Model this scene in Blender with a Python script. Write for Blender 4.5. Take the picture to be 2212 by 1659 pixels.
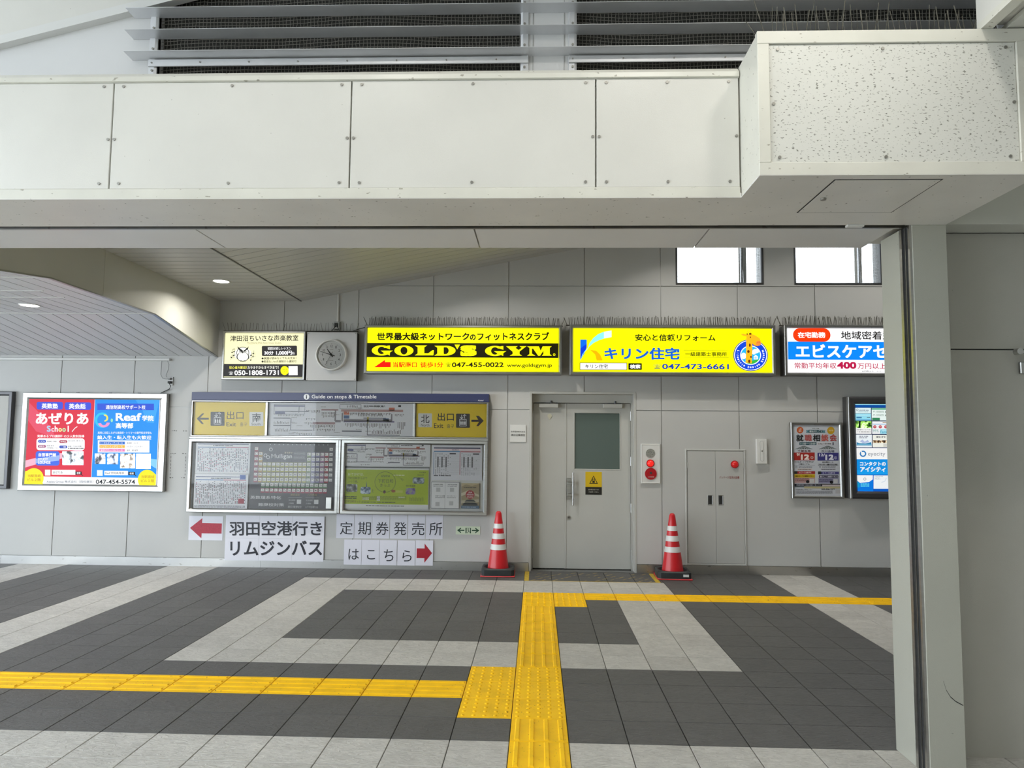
import bpy, bmesh, math, random
from mathutils import Matrix, Vector
random.seed(7)
SC = bpy.context.scene
COL = SC.collection
for o in list(bpy.data.objects): bpy.data.objects.remove(o)

# ------------------------------------------------------------------ camera
F_PX = 1568.578
cd = bpy.data.cameras.new('camera'); cd.sensor_width = 36; cd.sensor_fit = 'HORIZONTAL'
cd.lens = F_PX / 2212 * 36; cd.clip_start = .05; cd.clip_end = 500
cam = bpy.data.objects.new('camera', cd); COL.objects.link(cam)
CR = Vector((0.99936601, 0.03448765, 0.00884213)); CU = Vector((-0.00614796, -0.07745788, 0.99697667)); CF = Vector((-0.03506827, 0.99639896, 0.07719674))
cam.matrix_world = Matrix(((CR.x, CU.x, -CF.x, 0), (CR.y, CU.y, -CF.y, 0), (CR.z, CU.z, -CF.z, 1.51086), (0, 0, 0, 1)))
SC.camera = cam

# ------------------------------------------------------------------ daylight and exposure
SKY = 6.4
w = bpy.data.worlds.new('overcast_sky'); SC.world = w; w.use_nodes = True
bg = w.node_tree.nodes['Background']; bg.inputs[0].default_value = (.84, .93, 1, 1); bg.inputs[1].default_value = SKY
vs = SC.view_settings; vs.view_transform = 'Standard'; vs.look = 'None'; vs.gamma = 1; vs.use_curve_mapping = False
vs.exposure = 0.0
cy = SC.cycles; cy.max_bounces = 6; cy.diffuse_bounces = 5; cy.glossy_bounces = 3; cy.transmission_bounces = 2; cy.caustics_reflective = False; cy.caustics_refractive = False
LAMP_W = 15.0        # each recessed ceiling downlight
FORE_W = 8.6         # each canopy downlight, the added fill lamps too
LIT = 1.0           # radiance of the backlit sign faces

# ------------------------------------------------------------------ materials
MATS = {}
def nd(nt, t, **kw):
    n = nt.nodes.new(t)
    for k, v in kw.items(): setattr(n, k, v)
    return n
def mat(name, col, rough=.5, metal=0., var=None, bump=None, specks=None, spec=.5, emit=None, coat=0, obj=True):
    """procedural principled material; var=(scale,amount,stretch), bump=(scale,strength,stretch), specks=(scale,threshold,colour,stretch)"""
    if name in MATS: return MATS[name]
    m = bpy.data.materials.new(name); m.use_nodes = True; nt = m.node_tree; b = nt.nodes['Principled BSDF']; L = nt.links.new
    b.inputs['Roughness'].default_value = rough; b.inputs['Metallic'].default_value = metal
    b.inputs['Specular IOR Level'].default_value = spec; b.inputs['Coat Weight'].default_value = coat
    c4 = (*col, 1); b.inputs['Base Color'].default_value = c4
    geo = nd(nt, 'ShaderNodeNewGeometry')
    def noise(sc, st, detail=3):
        mp = nd(nt, 'ShaderNodeMapping'); mp.inputs['Scale'].default_value = st or (1, 1, 1); L(geo.outputs['Position'], mp.inputs[0])
        n = nd(nt, 'ShaderNodeTexNoise'); n.inputs['Scale'].default_value = sc; n.inputs['Detail'].default_value = detail; L(mp.outputs[0], n.inputs['Vector']); return n.outputs[0]
    cur = None
    if var:
        n = noise(var[0], var[2] if len(var) > 2 else None, 4)
        mr = nd(nt, 'ShaderNodeMapRange'); mr.inputs['From Min'].default_value = .3; mr.inputs['From Max'].default_value = .7
        mr.inputs['To Min'].default_value = 1 - var[1]; mr.inputs['To Max'].default_value = 1 + var[1]; L(n, mr.inputs[0])
        mx = nd(nt, 'ShaderNodeVectorMath', operation='SCALE'); mx.inputs[0].default_value = col; L(mr.outputs[0], mx.inputs['Scale']); cur = mx.outputs[0]
    if specks:
        n = noise(specks[0], specks[3] if len(specks) > 3 else None, 2)
        cr = nd(nt, 'ShaderNodeMapRange'); cr.inputs['From Min'].default_value = specks[1]; cr.inputs['From Max'].default_value = specks[1] + .04; L(n, cr.inputs[0])
        mx = nd(nt, 'ShaderNodeMix', data_type='RGBA'); L(cr.outputs[0], mx.inputs[0]); mx.inputs[7].default_value = (*specks[2], 1)
        if cur: L(cur, mx.inputs[6])
        else: mx.inputs[6].default_value = c4
        cur = mx.outputs[2]
    if cur: L(cur, b.inputs['Base Color'])
    if bump:
        n = noise(bump[0], bump[2] if len(bump) > 2 else None, 4)
        bp = nd(nt, 'ShaderNodeBump'); bp.inputs['Strength'].default_value = bump[1]; bp.inputs['Distance'].default_value = .004; L(n, bp.inputs['Height']); L(bp.outputs[0], b.inputs['Normal'])
    if emit:
        b.inputs['Emission Color'].default_value = (*col, 1); b.inputs['Emission Strength'].default_value = emit
    MATS[name] = m; return m
def hexc(h):
    h = h.lstrip('#'); c = [int(h[i:i + 2], 16) / 255 for i in (0, 2, 4)]
    return tuple(x / 12.92 if x <= .04045 else ((x + .055) / 1.055) ** 2.4 for x in c)
def ink(h, mode='paper'):
    """colour of a print: paper (reflecting), lit (backlit sign face), screen"""
    k = 'print_%s_%s' % (mode, h.lstrip('#'))
    if k in MATS: return MATS[k]
    c = hexc(h)
    if mode == 'paper': return mat(k, c, .45)
    m = mat(k, tuple(.25 * x for x in c), .35, emit=LIT if mode == 'lit' else LIT * .8, spec=.2)
    m.node_tree.nodes['Principled BSDF'].inputs['Emission Color'].default_value = (*c, 1); m.cycles.emission_sampling = 'NONE'; return m
def photo_mat(name, cols, scale, mode='paper'):
    if name in MATS: return MATS[name]
    m = bpy.data.materials.new(name); m.use_nodes = True; nt = m.node_tree; b = nt.nodes['Principled BSDF']; L = nt.links.new
    geo = nd(nt, 'ShaderNodeNewGeometry'); n = nd(nt, 'ShaderNodeTexNoise'); n.inputs['Scale'].default_value = scale; n.inputs['Detail'].default_value = 3
    L(geo.outputs['Position'], n.inputs['Vector']); r = nd(nt, 'ShaderNodeValToRGB'); L(n.outputs[0], r.inputs[0])
    e = r.color_ramp.elements; e[0].position = .36; e[1].position = .64; e[0].color = (*hexc(cols[0]), 1); e[1].color = (*hexc(cols[-1]), 1)
    for i, c in enumerate(cols[1:-1]): k = e.new(.36 + .28 * (i + 1) / (len(cols) - 1)); k.color = (*hexc(c), 1)
    L(r.outputs[0], b.inputs['Base Color']); b.inputs['Roughness'].default_value = .4
    if mode != 'paper': L(r.outputs[0], b.inputs['Emission Color']); b.inputs['Emission Strength'].default_value = LIT * .8
    if mode != 'paper': m.cycles.emission_sampling = 'NONE'
    MATS[name] = m; return m

M_BEAM = mat('white_enamel_panel', (.70, .69, .645), .32, var=(3, .03), bump=(260, .10), specks=(70, .745, (.42, .41, .36), (1, 1, .8)))
M_TRIM = mat('cream_enamel_trim', (.69, .68, .61), .36, var=(5, .05), specks=(60, .69, (.36, .34, .28), (.5, 1, 1)))
M_SPECK = mat('mould_speckled_panel', (.68, .68, .635), .30, var=(2, .03), specks=(118, .622, (.23, .23, .20), (.6, 1, 1.4)))
M_SOFFIT = mat('grey_soffit_sheet', (.72, .705, .67), .38, var=(2.5, .06), specks=(50, .70, (.25, .24, .21)))
M_LINT = mat('pale_grey_lintel_sheet', (.72, .72, .72), .45, var=(2, .03))
M_PILLAR = mat('olive_white_pillar_paint', (.44, .44, .385), .42, var=(2, .03), bump=(330, .25), specks=(55, .765, (.25, .25, .22)))
M_WALLR = mat('warm_grey_wall_paint', (.46, .45, .41), .55, var=(1.6, .03), bump=(300, .25), specks=(50, .77, (.25, .24, .21)))
M_WALL = mat('grey_wall_panel', (.535, .535, .52), .42, var=(1.3, .03), bump=(320, .16))
M_JOINT = mat('aluminium_joint', (.46, .46, .45), .4, .3)
M_DARKGAP = mat('dark_joint', (.03, .03, .03), .8)
M_STEEL = mat('brushed_stainless', (.50, .50, .49), .28, 1., var=(2, .08, (1, 1, 30)), bump=(40, .02, (1, 1, 40)))
M_STEELD = mat('dull_stainless', (.40, .40, .39), .32, 1., var=(3, .1), specks=(30, .68, (.3, .29, .27)))
M_BASEB = mat('stainless_skirting', (.55, .55, .54), .30, 1., var=(3, .06), specks=(26, .66, (.36, .35, .33), (.4, 1, 1)))
M_ALU = mat('anodised_aluminium', (.74, .75, .77), .42, .55, var=(6, .05))
M_DARKM = mat('dark_grey_metal', (.10, .10, .105), .35, .7)
M_BLACK = mat('black_rubber', (.02, .022, .022), .55)
M_CEILP = mat('white_ceiling_plank', (.76, .76, .78), .38, var=(2, .03))
M_CEILG = mat('grey_ceiling_plank', (.60, .60, .58), .40, var=(2, .04))
M_FASC = mat('grey_fascia_sheet', (.60, .60, .55), .38, var=(1.2, .04))
M_DOOR = mat('grey_door_paint', (.50, .50, .47), .42, var=(2, .04), specks=(40, .76, (.3, .28, .24)))
M_WHITEP = mat('white_plastic', (.72, .72, .70), .4)
M_NET = mat('dusty_bird_net', (.17, .16, .14), .8)
M_VOID = mat('plenum_shade_black', (.035, .034, .03), .9)
M_SPIKE = mat('grimy_spike_wire', (.11, .105, .085), .7, .2, var=(60, .3))
M_TAPE = mat('yellow_floor_tape', (.55, .38, .03), .6, var=(25, .25))
M_WORN = mat('worn_stripe_paint', (.40, .31, .14), .7, var=(30, .3))
M_CABLE = mat('grey_cable', (.30, .30, .30), .5)
M_SCREW = mat('zinc_screw', (.35, .34, .31), .4, .8)

def tile_mat(name, col, amt, rough):
    m = bpy.data.materials.new(name); m.use_nodes = True; nt = m.node_tree; b = nt.nodes['Principled BSDF']; L = nt.links.new
    geo = nd(nt, 'ShaderNodeNewGeometry')
    ad = nd(nt, 'ShaderNodeVectorMath', operation='ADD'); ad.inputs[1].default_value = (.131 + 30, -3.781 + 30, 0); L(geo.outputs['Position'], ad.inputs[0])
    sn = nd(nt, 'ShaderNodeVectorMath', operation='SNAP'); sn.inputs[1].default_value = (.3, .3, 5); L(ad.outputs[0], sn.inputs[0])
    wn = nd(nt, 'ShaderNodeTexWhiteNoise', noise_dimensions='3D'); L(sn.outputs[0], wn.inputs[0])
    mr = nd(nt, 'ShaderNodeMapRange'); mr.inputs['To Min'].default_value = 1 - amt; mr.inputs['To Max'].default_value = 1 + amt; L(wn.outputs[0], mr.inputs[0])
    n1 = nd(nt, 'ShaderNodeTexNoise'); n1.inputs['Scale'].default_value = 9; n1.inputs['Detail'].default_value = 5
    of = nd(nt, 'ShaderNodeVectorMath', operation='MULTIPLY_ADD'); of.inputs[1].default_value = (9, 9, 9); L(wn.outputs[1], of.inputs[0]); L(geo.outputs['Position'], of.inputs[2])
    L(of.outputs[0], n1.inputs['Vector'])
    mr2 = nd(nt, 'ShaderNodeMapRange'); mr2.inputs['From Min'].default_value = .3; mr2.inputs['From Max'].default_value = .7; mr2.inputs['To Min'].default_value = .93; mr2.inputs['To Max'].default_value = 1.07; L(n1.outputs[0], mr2.inputs[0])
    mu = nd(nt, 'ShaderNodeMath', operation='MULTIPLY'); L(mr.outputs[0], mu.inputs[0]); L(mr2.outputs[0], mu.inputs[1])
    sc = nd(nt, 'ShaderNodeVectorMath', operation='SCALE'); sc.inputs[0].default_value = col; L(mu.outputs[0], sc.inputs['Scale']); L(sc.outputs[0], b.inputs['Base Color'])
    mp = nd(nt, 'ShaderNodeMapping'); mp.inputs['Scale'].default_value = (1.5, 3.4, 1); mp.inputs['Rotation'].default_value = (0, 0, .5); L(of.outputs[0], mp.inputs[0])
    n2 = nd(nt, 'ShaderNodeTexNoise'); n2.inputs['Scale'].default_value = 16; n2.inputs['Detail'].default_value = 6; n2.inputs['Roughness'].default_value = .62; n2.inputs['Distortion'].default_value = .9; L(mp.outputs[0], n2.inputs['Vector'])
    mr3 = nd(nt, 'ShaderNodeMapRange'); mr3.inputs['From Min'].default_value = .35; mr3.inputs['From Max'].default_value = .6; mr3.inputs['To Min'].default_value = .84; mr3.inputs['To Max'].default_value = 1.05; L(n2.outputs[0], mr3.inputs[0])
    mu2 = nd(nt, 'ShaderNodeMath', operation='MULTIPLY'); L(mu.outputs[0], mu2.inputs[0]); L(mr3.outputs[0], mu2.inputs[1]); L(mu2.outputs[0], sc.inputs['Scale'])
    bp = nd(nt, 'ShaderNodeBump'); bp.inputs['Strength'].default_value = .9; bp.inputs['Distance'].default_value = .014; L(n2.outputs[0], bp.inputs['Height']); L(bp.outputs[0], b.inputs['Normal'])
    b.inputs['Roughness'].default_value = rough; MATS[name] = m; return m
M_TL = tile_mat('pale_slate_tile', (.59, .575, .54), .07, .48)
M_TD = tile_mat('charcoal_slate_tile', (.105, .104, .102), .08, .52)
M_TY = mat('yellow_tactile_tile', (.98, .57, .004), .55, spec=.25, var=(7, .10), bump=(60, .2), specks=(70, .69, (.25, .15, .02)))
M_GROUT = mat('grey_grout', (.10, .10, .095), .9)

# ------------------------------------------------------------------ mesh helpers
def link(name, me, material, parent=None):
    o = bpy.data.objects.new(name, me); COL.objects.link(o)
    if material is not None and not me.materials:
        for m in (material if isinstance(material, (list, tuple)) else [material]): me.materials.append(m)
    if parent is not None: o.parent = parent
    return o
def tag(o, label=None, cat=None, group=None, kind=None):
    if label: o['label'] = label
    if cat: o['category'] = cat
    if group: o['group'] = group
    if kind: o['kind'] = kind
    return o
def empty(name, loc=(0, 0, 0), label=None, cat=None, group=None, kind=None):
    o = bpy.data.objects.new(name, None); o.empty_display_size = .1; COL.objects.link(o); ORIG[o] = Vector(loc); o.location = loc
    return tag(o, label, cat, group, kind)
ORIG = {}
def org(parent):
    v = Vector((0, 0, 0))
    while parent is not None: v += ORIG.get(parent, Vector((0, 0, 0))); parent = parent.parent
    return v
def pyd(name, vs, fs, material, parent=None, smooth=False, mids=None):
    """mesh object from world coordinates, placed relative to its parent's origin"""
    d = org(parent); me = bpy.data.meshes.new(name)
    me.from_pydata([(v[0] - d.x, v[1] - d.y, v[2] - d.z) for v in vs], [], fs)
    for p in me.polygons:
        p.use_smooth = smooth
    o = link(name, me, material, parent)
    if mids:
        for p, i in zip(me.polygons, mids): p.material_index = i
    me.update(); return o
BF = [(0, 3, 2, 1), (4, 5, 6, 7), (0, 1, 5, 4), (1, 2, 6, 5), (2, 3, 7, 6), (3, 0, 4, 7)]
def boxv(x0, x1, y0, y1, z0, z1):
    return [(x0, y0, z0), (x1, y0, z0), (x1, y1, z0), (x0, y1, z0), (x0, y0, z1), (x1, y0, z1), (x1, y1, z1), (x0, y1, z1)]
def box(name, x0, x1, y0, y1, z0, z1, material, parent=None, bev=0, seg=1):
    if bev <= 0: return pyd(name, boxv(x0, x1, y0, y1, z0, z1), BF, material, parent)
    bm = bmesh.new(); vv = [bm.verts.new(v) for v in boxv(x0, x1, y0, y1, z0, z1)]
    for f in BF: bm.faces.new([vv[i] for i in f])
    bmesh.ops.bevel(bm, geom=list(bm.edges), offset=bev, segments=seg, affect='EDGES', profile=.5)
    return frombm(name, bm, material, parent, seg > 1)
def frombm(name, bm, material, parent=None, smooth=False):
    d = org(parent)
    if d.length: bmesh.ops.translate(bm, verts=bm.verts, vec=-d)
    bmesh.ops.recalc_face_normals(bm, faces=bm.faces)
    me = bpy.data.meshes.new(name); bm.to_mesh(me); bm.free()
    if smooth:
        for p in me.polygons: p.use_smooth = True
        try: me.set_sharp_from_angle(angle=math.radians(40))
        except Exception: pass
    return link(name, me, material, parent)
def boxes(name, lst, material, parent=None):
    vs, fs = [], []
    for b in lst:
        k = len(vs); vs += boxv(*b); fs += [tuple(i + k for i in f) for f in BF]
    return pyd(name, vs, fs, material, parent)
def prism_x(name, prof, x0, x1, material, parent=None):
    """profile of (y,z) points swept along x"""
    n = len(prof); vs = [(x0, y, z) for y, z in prof] + [(x1, y, z) for y, z in prof]
    fs = [tuple(range(n)), tuple(range(2 * n - 1, n - 1, -1))] + [(i, i + n, (i + 1) % n + n, (i + 1) % n) for i in range(n)]
    bm = bmesh.new(); vv = [bm.verts.new(v) for v in vs]
    for f in fs: bm.faces.new([vv[i] for i in f])
    return frombm(name, bm, material, parent)
def prism(name, pts, y0, y1, material, parent=None, bev=0):
    """outline of (x,z) points, from y0 (front) to y1 (back)"""
    n = len(pts); bm = bmesh.new(); a = [bm.verts.new((x, y0, z)) for x, z in pts]; b = [bm.verts.new((x, y1, z)) for x, z in pts]
    bm.faces.new(a); bm.faces.new(b[::-1])
    for i in range(n): bm.faces.new((a[i], b[i], b[(i + 1) % n], a[(i + 1) % n]))
    return frombm(name, bm, material, parent)
def cyl(name, p0, p1, r, material, parent=None, n=12, r2=None, smooth=True):
    p0, p1 = Vector(p0), Vector(p1); ax = p1 - p0; bm = bmesh.new()
    bmesh.ops.create_cone(bm, cap_ends=True, segments=n, radius1=r, radius2=r if r2 is None else r2, depth=ax.length)
    q = Vector((0, 0, 1)).rotation_difference(ax.normalized()).to_matrix().to_4x4()
    bmesh.ops.transform(bm, matrix=Matrix.Translation((p0 + p1) / 2) @ q, verts=bm.verts)
    return frombm(name, bm, material, parent, smooth)
def tube(name, pts, r, material, parent=None, n=6, cyclic=False):
    P = [Vector(p) for p in pts]; vs, fs = [], []
    for i, p in enumerate(P):
        t = (P[min(i + 1, len(P) - 1)] - P[max(i - 1, 0)]).normalized(); a = t.orthogonal().normalized() if abs(t.z) > .95 else t.cross(Vector((0, 0, 1))).normalized(); b = t.cross(a)
        vs += [tuple(p + r * (math.cos(k * 2 * math.pi / n) * a + math.sin(k * 2 * math.pi / n) * b)) for k in range(n)]
    for i in range(len(P) - 1):
        for k in range(n): fs.append((i * n + k, i * n + (k + 1) % n, (i + 1) * n + (k + 1) % n, (i + 1) * n + k))
    fs += [tuple(range(n))[::-1], tuple((len(P) - 1) * n + k for k in range(n))]
    return pyd(name, vs, fs, material, parent, True)
def lathe(name, prof, c, material, parent=None, n=32, mids=None):
    """profile of (radius,z) about a vertical axis at c"""
    vs, fs = [], []
    for r, z in prof: vs += [(c[0] + r * math.cos(2 * math.pi * k / n), c[1] + r * math.sin(2 * math.pi * k / n), c[2] + z) for k in range(n)]
    for i in range(len(prof) - 1):
        for k in range(n): fs.append((i * n + k, i * n + (k + 1) % n, (i + 1) * n + (k + 1) % n, (i + 1) * n + k))
    o = pyd(name, vs, fs, material, parent, True)
    try: o.data.set_sharp_from_angle(angle=math.radians(35))
    except Exception: pass
    return o
def disc(name, c, r, y0, y1, material, parent=None, n=32, r2=None):
    return cyl(name, (c[0], y0, c[1]), (c[0], y1, c[1]), r if r2 is None else r, material, parent, n, r2)
def frame(name, x0, x1, z0, z1, yf, yb, wd, material, parent=None, inset=.012, lip=.006):
    """mitred picture frame: outer side, front flat, chamfer into the opening"""
    L = []
    for d, y in ((0, yb), (0, yf + lip), (lip, yf), (wd * .72, yf), (wd, yf + inset), (wd, yb)):
        L.append([(x0 + d, y, z0 + d), (x1 - d, y, z0 + d), (x1 - d, y, z1 - d), (x0 + d, y, z1 - d)])
    vs = [p for l in L for p in l]; fs = []
    for i in range(len(L)):
        j = (i + 1) % len(L)
        for k in range(4): fs.append((i * 4 + k, i * 4 + (k + 1) % 4, j * 4 + (k + 1) % 4, j * 4 + k))
    bm = bmesh.new(); vv = [bm.verts.new(v) for v in vs]
    for f in fs: bm.faces.new([vv[i] for i in f])
    return frombm(name, bm, material, parent)

# ------------------------------------------------------------------ flat print
_fc = bpy.data.curves.new('type', 'FONT'); _fo = bpy.data.objects.new('type', _fc); _fc.resolution_u = 3
_tc = {}
def glyphs(s, bold=0., shear=0.):
    k = (s, bold, shear)
    if k not in _tc:
        _fc.body = s; _fc.offset = bold; _fc.shear = shear
        me = _fo.to_mesh()
        V = [(v.co.x, v.co.y) for v in me.vertices]; P = [tuple(p.vertices) for p in me.polygons]; _fo.to_mesh_clear()
        _tc[k] = (V, P, min(v[0] for v in V), max(v[0] for v in V), min(v[1] for v in V), max(v[1] for v in V)) if V else None
    return _tc[k]
class Sheet:
    """print lying on a flat face; positions are read on an enlargement whose corner points are quad = TL,TR,BR,BL"""
    def __init__(s, parent, rect, y, quad, mode='paper', bg=None):
        s.p, s.r, s.y, s.q, s.mode = parent, rect, y, quad, mode; s.A = ([], [], []); s.T = ([], [], []); s.LT = []; s.mats = []
        if len(quad) == 4 and not isinstance(quad[0], (tuple, list)): u0, v0, u1, v1 = quad; s.q = ((u0, v0), (u1, v0), (u1, v1), (u0, v1))
        if bg: s.poly(list(s.q), bg, .4)
    def M(s, u, v):
        (ax, ay), (bx, by), (cx, cy), (dx, dy) = s.q; a = b = .5
        for _ in range(8):
            X = (1 - a) * (1 - b) * ax + a * (1 - b) * bx + a * b * cx + (1 - a) * b * dx; Y = (1 - a) * (1 - b) * ay + a * (1 - b) * by + a * b * cy + (1 - a) * b * dy
            xa = (1 - b) * (bx - ax) + b * (cx - dx); ya = (1 - b) * (by - ay) + b * (cy - dy); xb = (1 - a) * (dx - ax) + a * (cx - bx); yb = (1 - a) * (dy - ay) + a * (cy - by)
            D = xa * yb - xb * ya; ex, ey = u - X, v - Y; a += (ex * yb - ey * xb) / D; b += (ey * xa - ex * ya) / D
        x0, x1, z0, z1 = s.r; return x0 + a * (x1 - x0), z1 + b * (z0 - z1)
    def mi(s, c):
        m = c if not isinstance(c, str) else ink(c, s.mode)
        if m not in s.mats: s.mats.append(m)
        return s.mats.index(m)
    def put(s, B, pts, faces, c, lay):
        k = len(B[0]); y = s.y - .0005 * lay
        B[0].extend((x, y, z) for x, z in (s.M(u, v) for u, v in pts)); B[1].extend(tuple(i + k for i in f) for f in faces); B[2].extend([s.mi(c)] * len(faces))
    def poly(s, pts, c, lay=1): s.put(s.A, pts, [tuple(range(len(pts)))], c, lay)
    def rect(s, u0, v0, u1, v1, c, lay=1): s.poly([(u0, v0), (u1, v0), (u1, v1), (u0, v1)], c, lay)
    def round(s, u0, v0, u1, v1, r, c, lay=1):
        pts = []
        for cx, cy, a in ((u1 - r, v0 + r, -90), (u1 - r, v1 - r, 0), (u0 + r, v1 - r, 90), (u0 + r, v0 + r, 180)):
            pts += [(cx + r * math.cos(math.radians(a + t)), cy + r * math.sin(math.radians(a + t))) for t in range(0, 91, 15)]
        s.poly(pts, c, lay)
    def ell(s, cu, cv, ru, rv, c, lay=1, a0=0, a1=360, n=36):
        s.poly([(cu + ru * math.cos(math.radians(a0 + (a1 - a0) * i / n)), cv + rv * math.sin(math.radians(a0 + (a1 - a0) * i / n))) for i in range(n if a1 - a0 == 360 else n + 1)], c, lay)
    def ring(s, cu, cv, ru, rv, tu, tv, c, lay=1, a0=0, a1=360, n=40):
        P = []
        for i in range(n + 1):
            t = math.radians(a0 + (a1 - a0) * i / n); P += [(cu + ru * math.cos(t), cv + rv * math.sin(t)), (cu + (ru - tu) * math.cos(t), cv + (rv - tv) * math.sin(t))]
        s.put(s.A, P, [(2 * i, 2 * i + 2, 2 * i + 3, 2 * i + 1) for i in range(n)], c, lay)
    def line(s, pts, wd, c, lay=1):
        for (a, b), (e, f) in zip(pts, pts[1:]):
            d = math.hypot(e - a, f - b) or 1; nx, ny = -(f - b) / d * wd / 2, (e - a) / d * wd / 2
            s.poly([(a + nx, b + ny), (e + nx, f + ny), (e - nx, f - ny), (a - nx, b - ny)], c, lay)
    def text(s, t, u0, v0, u1, v1, c, bold=0., lay=3, shear=0., rot=0):
        w = max(bold - .006, 0.); g = glyphs(t, min(bold, .006), shear)      # heavy type: overprinted copies a hair apart
        if not g: return
        V, P, a, b, e, f = g; a -= w; b += w; e -= w; f += w; B = s.A
        if abs(s.M(u0, v0)[1] - s.M(u0, v1)[1]) > .028: B = ([], [], []); s.LT.append(B)
        for n, (dx, dy) in enumerate(((w, w), (w, -w), (-w, w), (-w, -w)) if w > .0005 else ((0, 0),)):
            pts = []
            for x, y in V:
                p = (x + dx - a) / max(b - a, 1e-6), 1 - (y + dy - e) / max(f - e, 1e-6); u, v = u0 + p[0] * (u1 - u0), v0 + p[1] * (v1 - v0)
                if rot: cu, cv = (u0 + u1) / 2, (v0 + v1) / 2; q = math.radians(rot); u, v = cu + (u - cu) * math.cos(q) - (v - cv) * math.sin(q), cv + (u - cu) * math.sin(q) + (v - cv) * math.cos(q)
                pts.append((u, v))
            s.put(B, pts, P, c, lay + .08 * n)
    def lines(s, u0, v0, u1, v1, n, c, lay=2, fill=.55, seed=1):
        """n rows of type too small to read: short strokes"""
        R = random.Random(seed); h = (v1 - v0) / n
        for i in range(n):
            u = u0
            while u < u1 - h * .5:
                l = R.uniform(.6, 2.6) * h; s.rect(u, v0 + i * h + h * .2, min(u + l, u1), v0 + i * h + h * (.2 + fill), c, lay); u += l + R.uniform(.15, .5) * h
            if R.random() < .3: pass
    def done(s, pname='print', tname='lettering'):
        for B, n in [(s.A, pname), (s.T, tname)] + [(b, tname) for b in s.LT]:
            if B[1]: pyd(n, B[0], B[1], list(s.mats), s.p, mids=B[2])

# ================================================================== SETTING
X0, Y0, T = -.131, 3.781, .3            # tile grid origin and pitch
SOF = 2.565                             # underside of the lintel
WY = 8.55                               # face of the back wall
def dist_view(x, y):
    d = Vector((x, y, -1.511)); z = d.dot(CF)
    if z < .5: return None
    u, v = F_PX * d.dot(CR) / z, -F_PX * d.dot(CU) / z
    return d.length if abs(u) < 1150 and abs(v) < 870 else None

# ---- floor: slate tiles, tactile tiles
floor = box('floor', -14, 8, -7, 9.2, -.25, -.012, M_GROUT); tag(floor, kind='structure')
def tile_mesh(name, h=.0, g=.0022, ch=.002):
    a, b = g, T - g; vs = [(a, a, -.02), (b, a, -.02), (b, b, -.02), (a, b, -.02), (a, a, h - ch), (b, a, h - ch), (b, b, h - ch), (a, b, h - ch),
                           (a + ch, a + ch, h), (b - ch, a + ch, h), (b - ch, b - ch, h), (a + ch, b - ch, h)]
    fs = [(8, 9, 10, 11)] + [(i, (i + 1) % 4, 4 + (i + 1) % 4, 4 + i) for i in range(4)] + [(4 + i, 4 + (i + 1) % 4, 8 + (i + 1) % 4, 8 + i) for i in range(4)]
    return vs, fs
TV, TF = tile_mesh('tile')
me_t = {}
for k, m in (('L', M_TL), ('D', M_TD)):
    me = bpy.data.meshes.new('tile'); me.from_pydata(TV, [], TF); me.materials.append(m); me_t[k] = me
def tact(kind):
    vs, fs = [list(v) for v in TV], list(TF)
    def frust(cx, cy, ax, ay, bx, by, h, n):
        k = len(vs)
        for (rx, ry, z) in ((ax, ay, 0), (bx, by, h)):
            for i in range(n):
                t = 2 * math.pi * (i + .5) / n
                vs.append([cx + rx * math.cos(t), cy + ry * math.sin(t), z])
        fs.extend((k + i, k + (i + 1) % n, k + n + (i + 1) % n, k + n + i) for i in range(n)); fs.append(tuple(k + n + i for i in range(n)))
    if kind == 'dot':
        for i in range(5):
            for j in range(5): frust(.03 + .06 * i, .03 + .06 * j, .0115, .0115, .0065, .0065, .006, 8)
    else:
        for i in range(4):
            c = .0375 + .075 * i; L, W, w = .140, .0135, .0085; k = len(vs)
            a = [(-L, -W), (L, -W), (L, W), (-L, W)]; b = [(-L + .006, -w), (L - .006, -w), (L - .006, w), (-L + .006, w)]
            for q, z in ((a, 0), (b, .006)):
                for (s, t) in q: vs.append([.15 + s, c + t, z] if kind == 'barx' else [c + t, .15 + s, z])
            fs.extend((k + i2, k + (i2 + 1) % 4, k + 4 + (i2 + 1) % 4, k + 4 + i2) for i2 in range(4)); fs.append((k + 4, k + 5, k + 6, k + 7))
    me = bpy.data.meshes.new('tactile_tile'); me.from_pydata(vs, [], fs); me.materials.append(M_TY); return me
ME_DOT, ME_BX, ME_BY = tact('dot'), tact('barx'), tact('bary')
tactile = {}
for j in range(-4, 12): tactile[(0, j)] = ME_DOT if j in (1, 2, 3, 10, 11) else ME_BY
for j in (1, 2, 3): tactile[(-1, j)] = ME_DOT
for j in (10, 11): tactile[(1, j)] = ME_DOT
for i in range(-14, -1): tactile[(i, 2)] = ME_BX
for i in range(2, 14): tactile[(i, 11)] = ME_BX
def shade(i, j):
    if j < 0: return 'L'
    if 4 <= j <= 13 and -8 <= i <= 4 and (i in (-8, -7, 3, 4) or j in (4, 5, 12, 13)): return 'L'
    if i in (-14, -13, 9, 10, -20, -19, 15, 16): return 'L'
    return 'D'
cells = []
for i in range(-44, 26):
    for j in range(-28, 16):
        if (i, j) in tactile: continue
        x, y = X0 + T * i, Y0 + T * j
        if x > 1.7 and y > 3.4 and y < 3.75 and x < 2.1: pass
        d = dist_view(x + .15, y + .15); cells.append((d if d else 999, i, j))
cells.sort()
for n, (d, i, j) in enumerate(cells[:300]):
    if d == 999: continue
    o = bpy.data.objects.new('tile', me_t[shade(i, j)]); COL.objects.link(o); o.parent = floor; o.location = (X0 + T * i, Y0 + T * j, 0)
rest = {'L': ([], []), 'D': ([], [])}
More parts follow.
